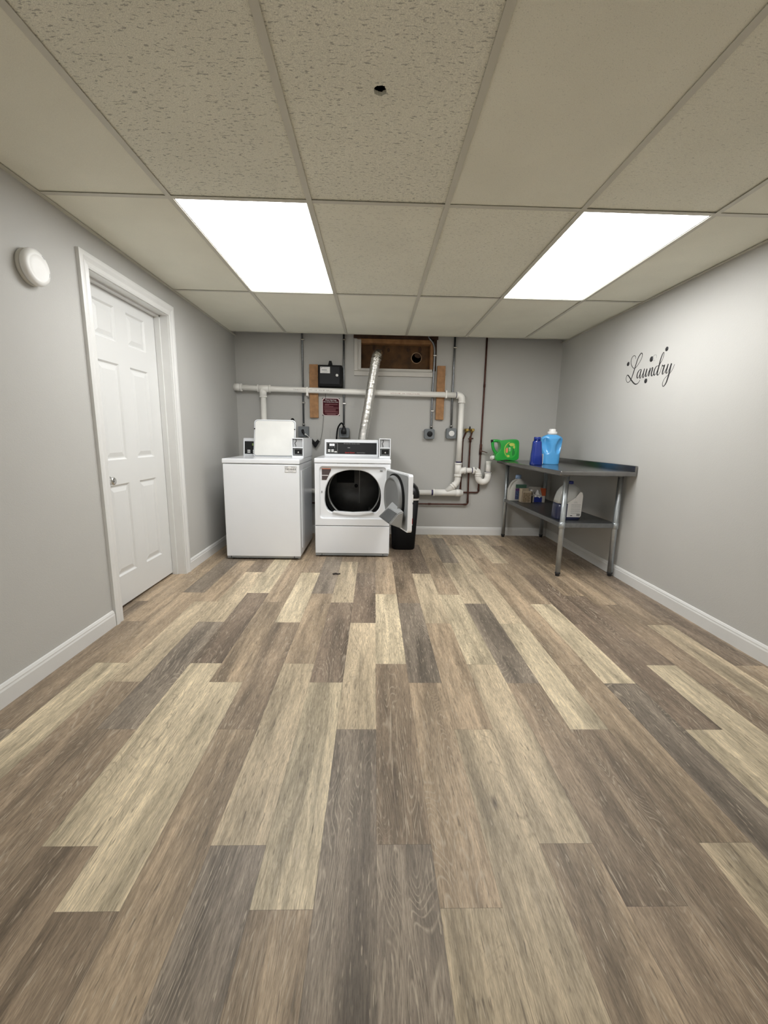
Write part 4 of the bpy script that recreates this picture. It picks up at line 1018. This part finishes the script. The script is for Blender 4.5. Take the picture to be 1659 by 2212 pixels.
# ---- foil dryer duct
b = NB(); core = smooth_path([(-.150, 4.455, .70), (-.140, 4.455, .90), (-.128, 4.465, 1.06), (-.085, 4.462, 1.32), (-.045, 4.468, 1.58), (-.010, 4.475, 1.80), (.006, 4.485, 1.885), (.022, 4.54, 1.935), (.024, 4.63, 1.94), (.024, 4.72, 1.94)], 24)
rs = [(.0475+.006*max(0, (i-len(core)*.5)/len(core))+.0012*math.sin(i*1.57)+.0010*random.uniform(-1, 1)) for i in range(len(core))]
tube(b, core, rs, 36)
for v in b.verts: v.co += Vector((noise.noise(v.co*90), noise.noise(v.co*60+Vector((5, 0, 0))), noise.noise(v.co*60+Vector((0, 9, 0)))))*.0027
du = thing('dryer_duct', 'silver foil dryer duct rising from the dryer into the boarded window', 'duct', (-.13, 4.46, .70))
obj('foil_hose', b, M_FLEX, du)
part('hose_clamp', M_CHROME, du, lambda b: tube(b, [(.003, 4.484, 1.868), (.006, 4.487, 1.885)], .0525, 36))

# ---- PVC drain
PV = YW-.072; R_ = .029
dp = thing('drain_pipe', 'white plastic drain pipe running along the back wall with trap and elbows', 'drain pipe', (.92, PV, .5))
def P3(x, z): return (x, PV, z)
part('horizontal_pipe', M_PVC, dp, lambda b: tube(b, [P3(-1.482, 1.578), P3(-1.12, 1.566), P3(.24, 1.547), P3(.880, 1.541)], R_, 24))
part('end_coupling', M_PVC, dp, lambda b: [tube(b, [P3(-1.482, 1.578), P3(-1.405, 1.575)], .037, 24), tube(b, [P3(-1.415, 1.575), P3(-1.400, 1.575)], .040, 24)])
te = part('tee', M_PVC, dp, lambda b: [tube(b, [P3(-1.235, 1.570), P3(-1.108, 1.566)], .036, 24), tube(b, [P3(-1.182, 1.568), P3(-1.182, 1.485)], .036, 24), tube(b, [P3(-1.240, 1.570), P3(-1.228, 1.570)], .0385, 24), tube(b, [P3(-1.118, 1.567), P3(-1.104, 1.567)], .0385, 24), tube(b, [P3(-1.182, 1.492), P3(-1.182, 1.478)], .0385, 24)])
part('branch_pipe', M_PVC, dp, lambda b: tube(b, [P3(-1.182, 1.50), P3(-1.178, .45)], R_, 24))
part('upper_elbow', M_PVC, dp, lambda b: [tube(b, [P3(.868, 1.541)]+elbow(P3(.85, 1.541), P3(.924, 1.539), P3(.924, 1.40), .050, 8)+[P3(.924, 1.462)], .036, 24), tube(b, [P3(.866, 1.541), P3(.878, 1.541)], .0385, 24), tube(b, [P3(.924, 1.476), P3(.924, 1.458)], .0385, 24)])
part('vertical_pipe', M_PVC, dp, lambda b: tube(b, [P3(.924, 1.47), P3(.922, .82)], R_, 24))
def primer(b):
    for a, c in ((P3(.864, 1.541), P3(.858, 1.541)), (P3(.922, .826), P3(.922, .840)), (P3(1.000, .743), P3(1.008, .743)), (P3(1.070, .745), P3(1.082, .745)), (P3(.636, .493), P3(.652, .493)), (P3(1.254, .725), P3(1.254, .731))): tube(b, [a, c], R_+.0012, 24)
part('primer_band', M_PURPLE, dp, primer, label='purple primer stains at the joints')
def ys_(b):
    tube(b, [P3(.921, .822), P3(.921, .68)], .036, 24); tube(b, [P3(.921, .826), P3(.921, .806)], .0395, 24); tube(b, [P3(.921, .70), P3(.921, .672)], .0395, 24)
    tube(b, smooth_path([P3(.921, .70), P3(.940, .728), P3(.968, .741), P3(1.002, .743)], 5), .034, 24); tube(b, [P3(.988, .743), P3(1.004, .743)], .0385, 24)
part('sanitary_tee', M_PVC, dp, ys_)
part('short_pipe', M_PVC, dp, lambda b: tube(b, [P3(1.0, .743), P3(1.09, .745)], R_, 24))
def trap(b):
    tube(b, [P3(1.078, .745), P3(1.100, .745)], .0385, 24)
    cx, cz, r = 1.200, .683, .053
    pts = [P3(1.085, .745), P3(1.105, .744)]+elbow(P3(1.10, .744), P3(1.147, .744), P3(1.147, .68), .042, 8)
    pts += [P3(cx+r*math.cos(math.radians(a)), cz-.01+r*math.sin(math.radians(a))) for a in range(180, 361, 15)]+[P3(1.254, .722)]
    tube(b, pts, .0345, 24)
    tube(b, [P3(1.147, .712), P3(1.147, .698)], .038, 24); tube(b, [P3(1.147, .694), P3(1.147, .682)], .038, 24); tube(b, [P3(1.254, .714), P3(1.254, .726)], .038, 24)
part('p_trap', M_PVC, dp, trap)
def stand(b):
    for r in (R_,):
        tube(b, [P3(1.254, .72), P3(1.256, .849)], R_, 24)
part('standpipe', M_PVC, dp, stand)
def low(b):
    tube(b, [P3(.921, .69), P3(.921, .655)]+elbow(P3(.921, .66), P3(.921, .612), P3(.80, .500), .035, 6)+[P3(.80, .500)], .033, 24)
    a, c = Vector(P3(.893, .585)), Vector(P3(.79, .493)); 
    tube(b, [a.lerp(c, .0), a.lerp(c, .15)], .0385, 24); tube(b, [a.lerp(c, .2), a.lerp(c, .32)], .0385, 24)
part('wye_branch', M_PVC, dp, low)
part('wye_body', M_PVC, dp, lambda b: [tube(b, [P3(.655, .493), P3(.975, .494)], .036, 24), tube(b, [P3(.652, .493), P3(.668, .493)], .0395, 24), tube(b, [P3(.905, .494), P3(.955, .494)], .0395, 24), tube(b, [P3(.955, .494), P3(.985, .494)], .031, 24)])
part('lower_pipe', M_PVC, dp, lambda b: tube(b, [P3(-1.30, .488), P3(.66, .493)], R_, 24))
part('pipe_hanger', M_PVC, dp, lambda b: [box(b, x-.010, x+.010, PV-.034, YW, 1.50, 1.59, .004) for x in (-.716,)]+[box(b, .744, .760, PV-.034, YW, 1.505, 1.585, .004), tube(b, [(-.712, YW-.006, 1.58), (-.712, YW-.006, 1.75)], .005, 8), tube(b, [(.751, YW-.006, 1.58), (.751, YW-.006, 1.75)], .005, 8)])
text_mesh('pipe_print', 'CHARLOTTE PIPE   PVC-1120   SCH 40   NSF-pw', .017, mat('faded_print', (.38, .33, .32), .6), dp, (-.86, PV-R_-.0004, 1.556), (1, 0, -.0135), (0, 0, 1), ext=.0003, sx=1.15)
text_mesh('pipe_print', 'ASTM D-1785   2 IN   CHARLOTTE PIPE', .015, mat('faded_red_print', (.48, .30, .26), .6), dp, (.16, PV-R_-.0004, 1.540), (1, 0, -.0125), (0, 0, 1), ext=.0003, sx=1.2)

# ---- copper pipes
CP = YW-.0135; CP2 = YW-.033; cr_ = .0092
def Q(x, z, y=CP): return (x, y, z)
rp = thing('copper_pipe', 'dark copper riser from the ceiling bending left under the trap', 'copper pipe', (1.17, CP, .49), 'copper water pipes on the back wall')
part('riser', M_COPPER, rp, lambda b: tube(b, [Q(1.171, 2.30), Q(1.173, 1.646), Q(1.172, 1.0), Q(1.173, .56)]+elbow(Q(1.174, .6), Q(1.176, .493), Q(1.0, .492), .03, 6)+[Q(.985, .492), Q(.972, .500)]+[Q(.970, .56), Q(.970, .80), Q(.968, 1.072)]+[Q(.985, 1.118), Q(.998, 1.150), Q(.998, 1.175)], cr_, 14))
part('joint_ring', M_COPPER, rp, lambda b: [tube(b, [Q(1.173, z-.016), Q(1.173, z+.016)], .0115, 14) for z in (1.65, .93, .53)]+[tube(b, [Q(.968, z-.014), Q(.968, z+.014)], .0115, 14) for z in (1.07, .53)])
vv = part('valve', M_COPPER, rp, lambda b: [tube(b, [Q(1.172, .985), Q(1.172, .915)], .015, 14), box(b, 1.160, 1.184, CP-.016, CP+.010, .985, 1.03, .003)])
part('valve_lever', mat('rusty_lever', (.10, .045, .03), .6), vv, lambda b: [tube(b, [Q(1.176, .955, CP-.02), Q(1.205, .950, CP-.03), Q(1.240, .937, CP-.03)], [.006, .005, .004], 10), lathe(b, [(.012, -.018), (.012, -.03), (.004, -.034)], (1.174, CP, .955), 'y', 14)])
def Q2(x, z, y=CP2): return (x, y, z)
cp2 = thing('copper_pipe', 'dark copper pipe dropping below the drain pipe and running left', 'copper pipe', (1.05, CP2, .36), 'copper water pipes on the back wall')
part('run', M_COPPER, cp2, lambda b: tube(b, [Q2(1.060, 1.175), Q2(1.058, 1.14), Q2(1.047, 1.10), Q2(1.047, .80), Q2(1.055, .42)]+elbow(Q2(1.055, .42), Q2(1.057, .358), Q2(.9, .358), .03, 6)+[Q2(.50, .358), Q2(-1.0, .350)], cr_, 14))
part('joint_ring', M_COPPER, cp2, lambda b: [tube(b, [Q2(1.055, z-.014), Q2(1.055, z+.014)], .0115, 14) for z in (.395,)]+[tube(b, [Q2(1.010, .358), Q2(1.035, .358)], .0115, 14), tube(b, [Q2(.61, .358), Q2(.64, .358)], .012, 14)])
part('pipe_tee', M_COPPER, cp2, lambda b: [tube(b, [Q2(1.047, 1.11), Q2(1.047, 1.05)], .013, 14), tube(b, [Q2(1.02, 1.085, CP2-.01), Q2(1.076, 1.09, CP2-.01)], [.006, .008], 10)])
hv = thing('laundry_valve', 'twin brass laundry supply valve with black lever on top of the copper pipes', 'valve', (1.03, CP2, 1.18))
part('valve_body', M_BRASS, hv, lambda b: [tube(b, [Q2(.975, 1.183), Q2(1.085, 1.183)], .012, 14), tube(b, [Q2(.998, 1.155), Q2(.998, 1.195)], .0135, 14), tube(b, [Q2(1.060, 1.155), Q2(1.060, 1.195)], .0135, 14)])
part('hose_outlet', M_BRASS, hv, lambda b: [lathe(b, [(.010, .0), (.010, -.03), (.0155, -.032), (.0155, -.05), (.010, -.05)], (x, CP2, 1.180), 'y', 20) for x in (1.000, 1.062)])
part('lever', M_BLACK, hv, lambda b: prism(b, [(1.022, 1.185), (1.038, 1.185), (1.038, 1.21), (1.030, 1.222), (1.024, 1.212)], 'y', CP2-.03, CP2-.015, .002, 1))

# ---- floor scrap
b = NB(); tube(b, smooth_path([(-.320, 3.195, .006), (-.300, 3.205, .010), (-.280, 3.202, .007), (-.262, 3.212, .006)], 4), [.006]+[.010]*6+[.008]*5+[.003], 8)
for v in b.verts: v.co.z = max(.0006, v.co.z*.6)
tag(obj('floor_scrap', b, M_DEBRIS, loc=(-.29, 3.2, 0)), 'small dark scrap lying on the floor in front of the dryer', 'debris')

# ---- repeated pieces drawn in one go become parts of their own
def split_loose(o):
    b = bmesh.new(); b.from_mesh(o.data); left = set(b.verts); groups = []
    while left:
        st = [left.pop()]; g = {st[0]}
        while st:
            v = st.pop()
            for e in v.link_edges:
                w2 = e.other_vert(v)
                if w2 in left: left.discard(w2); g.add(w2); st.append(w2)
        groups.append(g)
    if len(groups) < 2: b.free(); return
    for g in groups:
        nb_ = bmesh.new(); mp = {v: nb_.verts.new(v.co) for v in g}
        for f in b.faces:
            if f.verts[0] in g:
                nf = nb_.faces.new([mp[v] for v in f.verts]); nf.smooth = f.smooth
        me = bpy.data.meshes.new(o.data.name); nb_.to_mesh(me); nb_.free(); me.materials.append(o.data.materials[0])
        n = o.copy(); n.data = me; C.objects.link(n)
    b.free(); bpy.data.objects.remove(o)
for o in list(bpy.data.objects):
    if o.type == 'MESH' and o.name.split('.')[0] in ('joint_ring', 'primer_band', 'corner_tab', 'hose_outlet', 'plywood_knot', 'display', 'pipe_hanger'):
        split_loose(o)
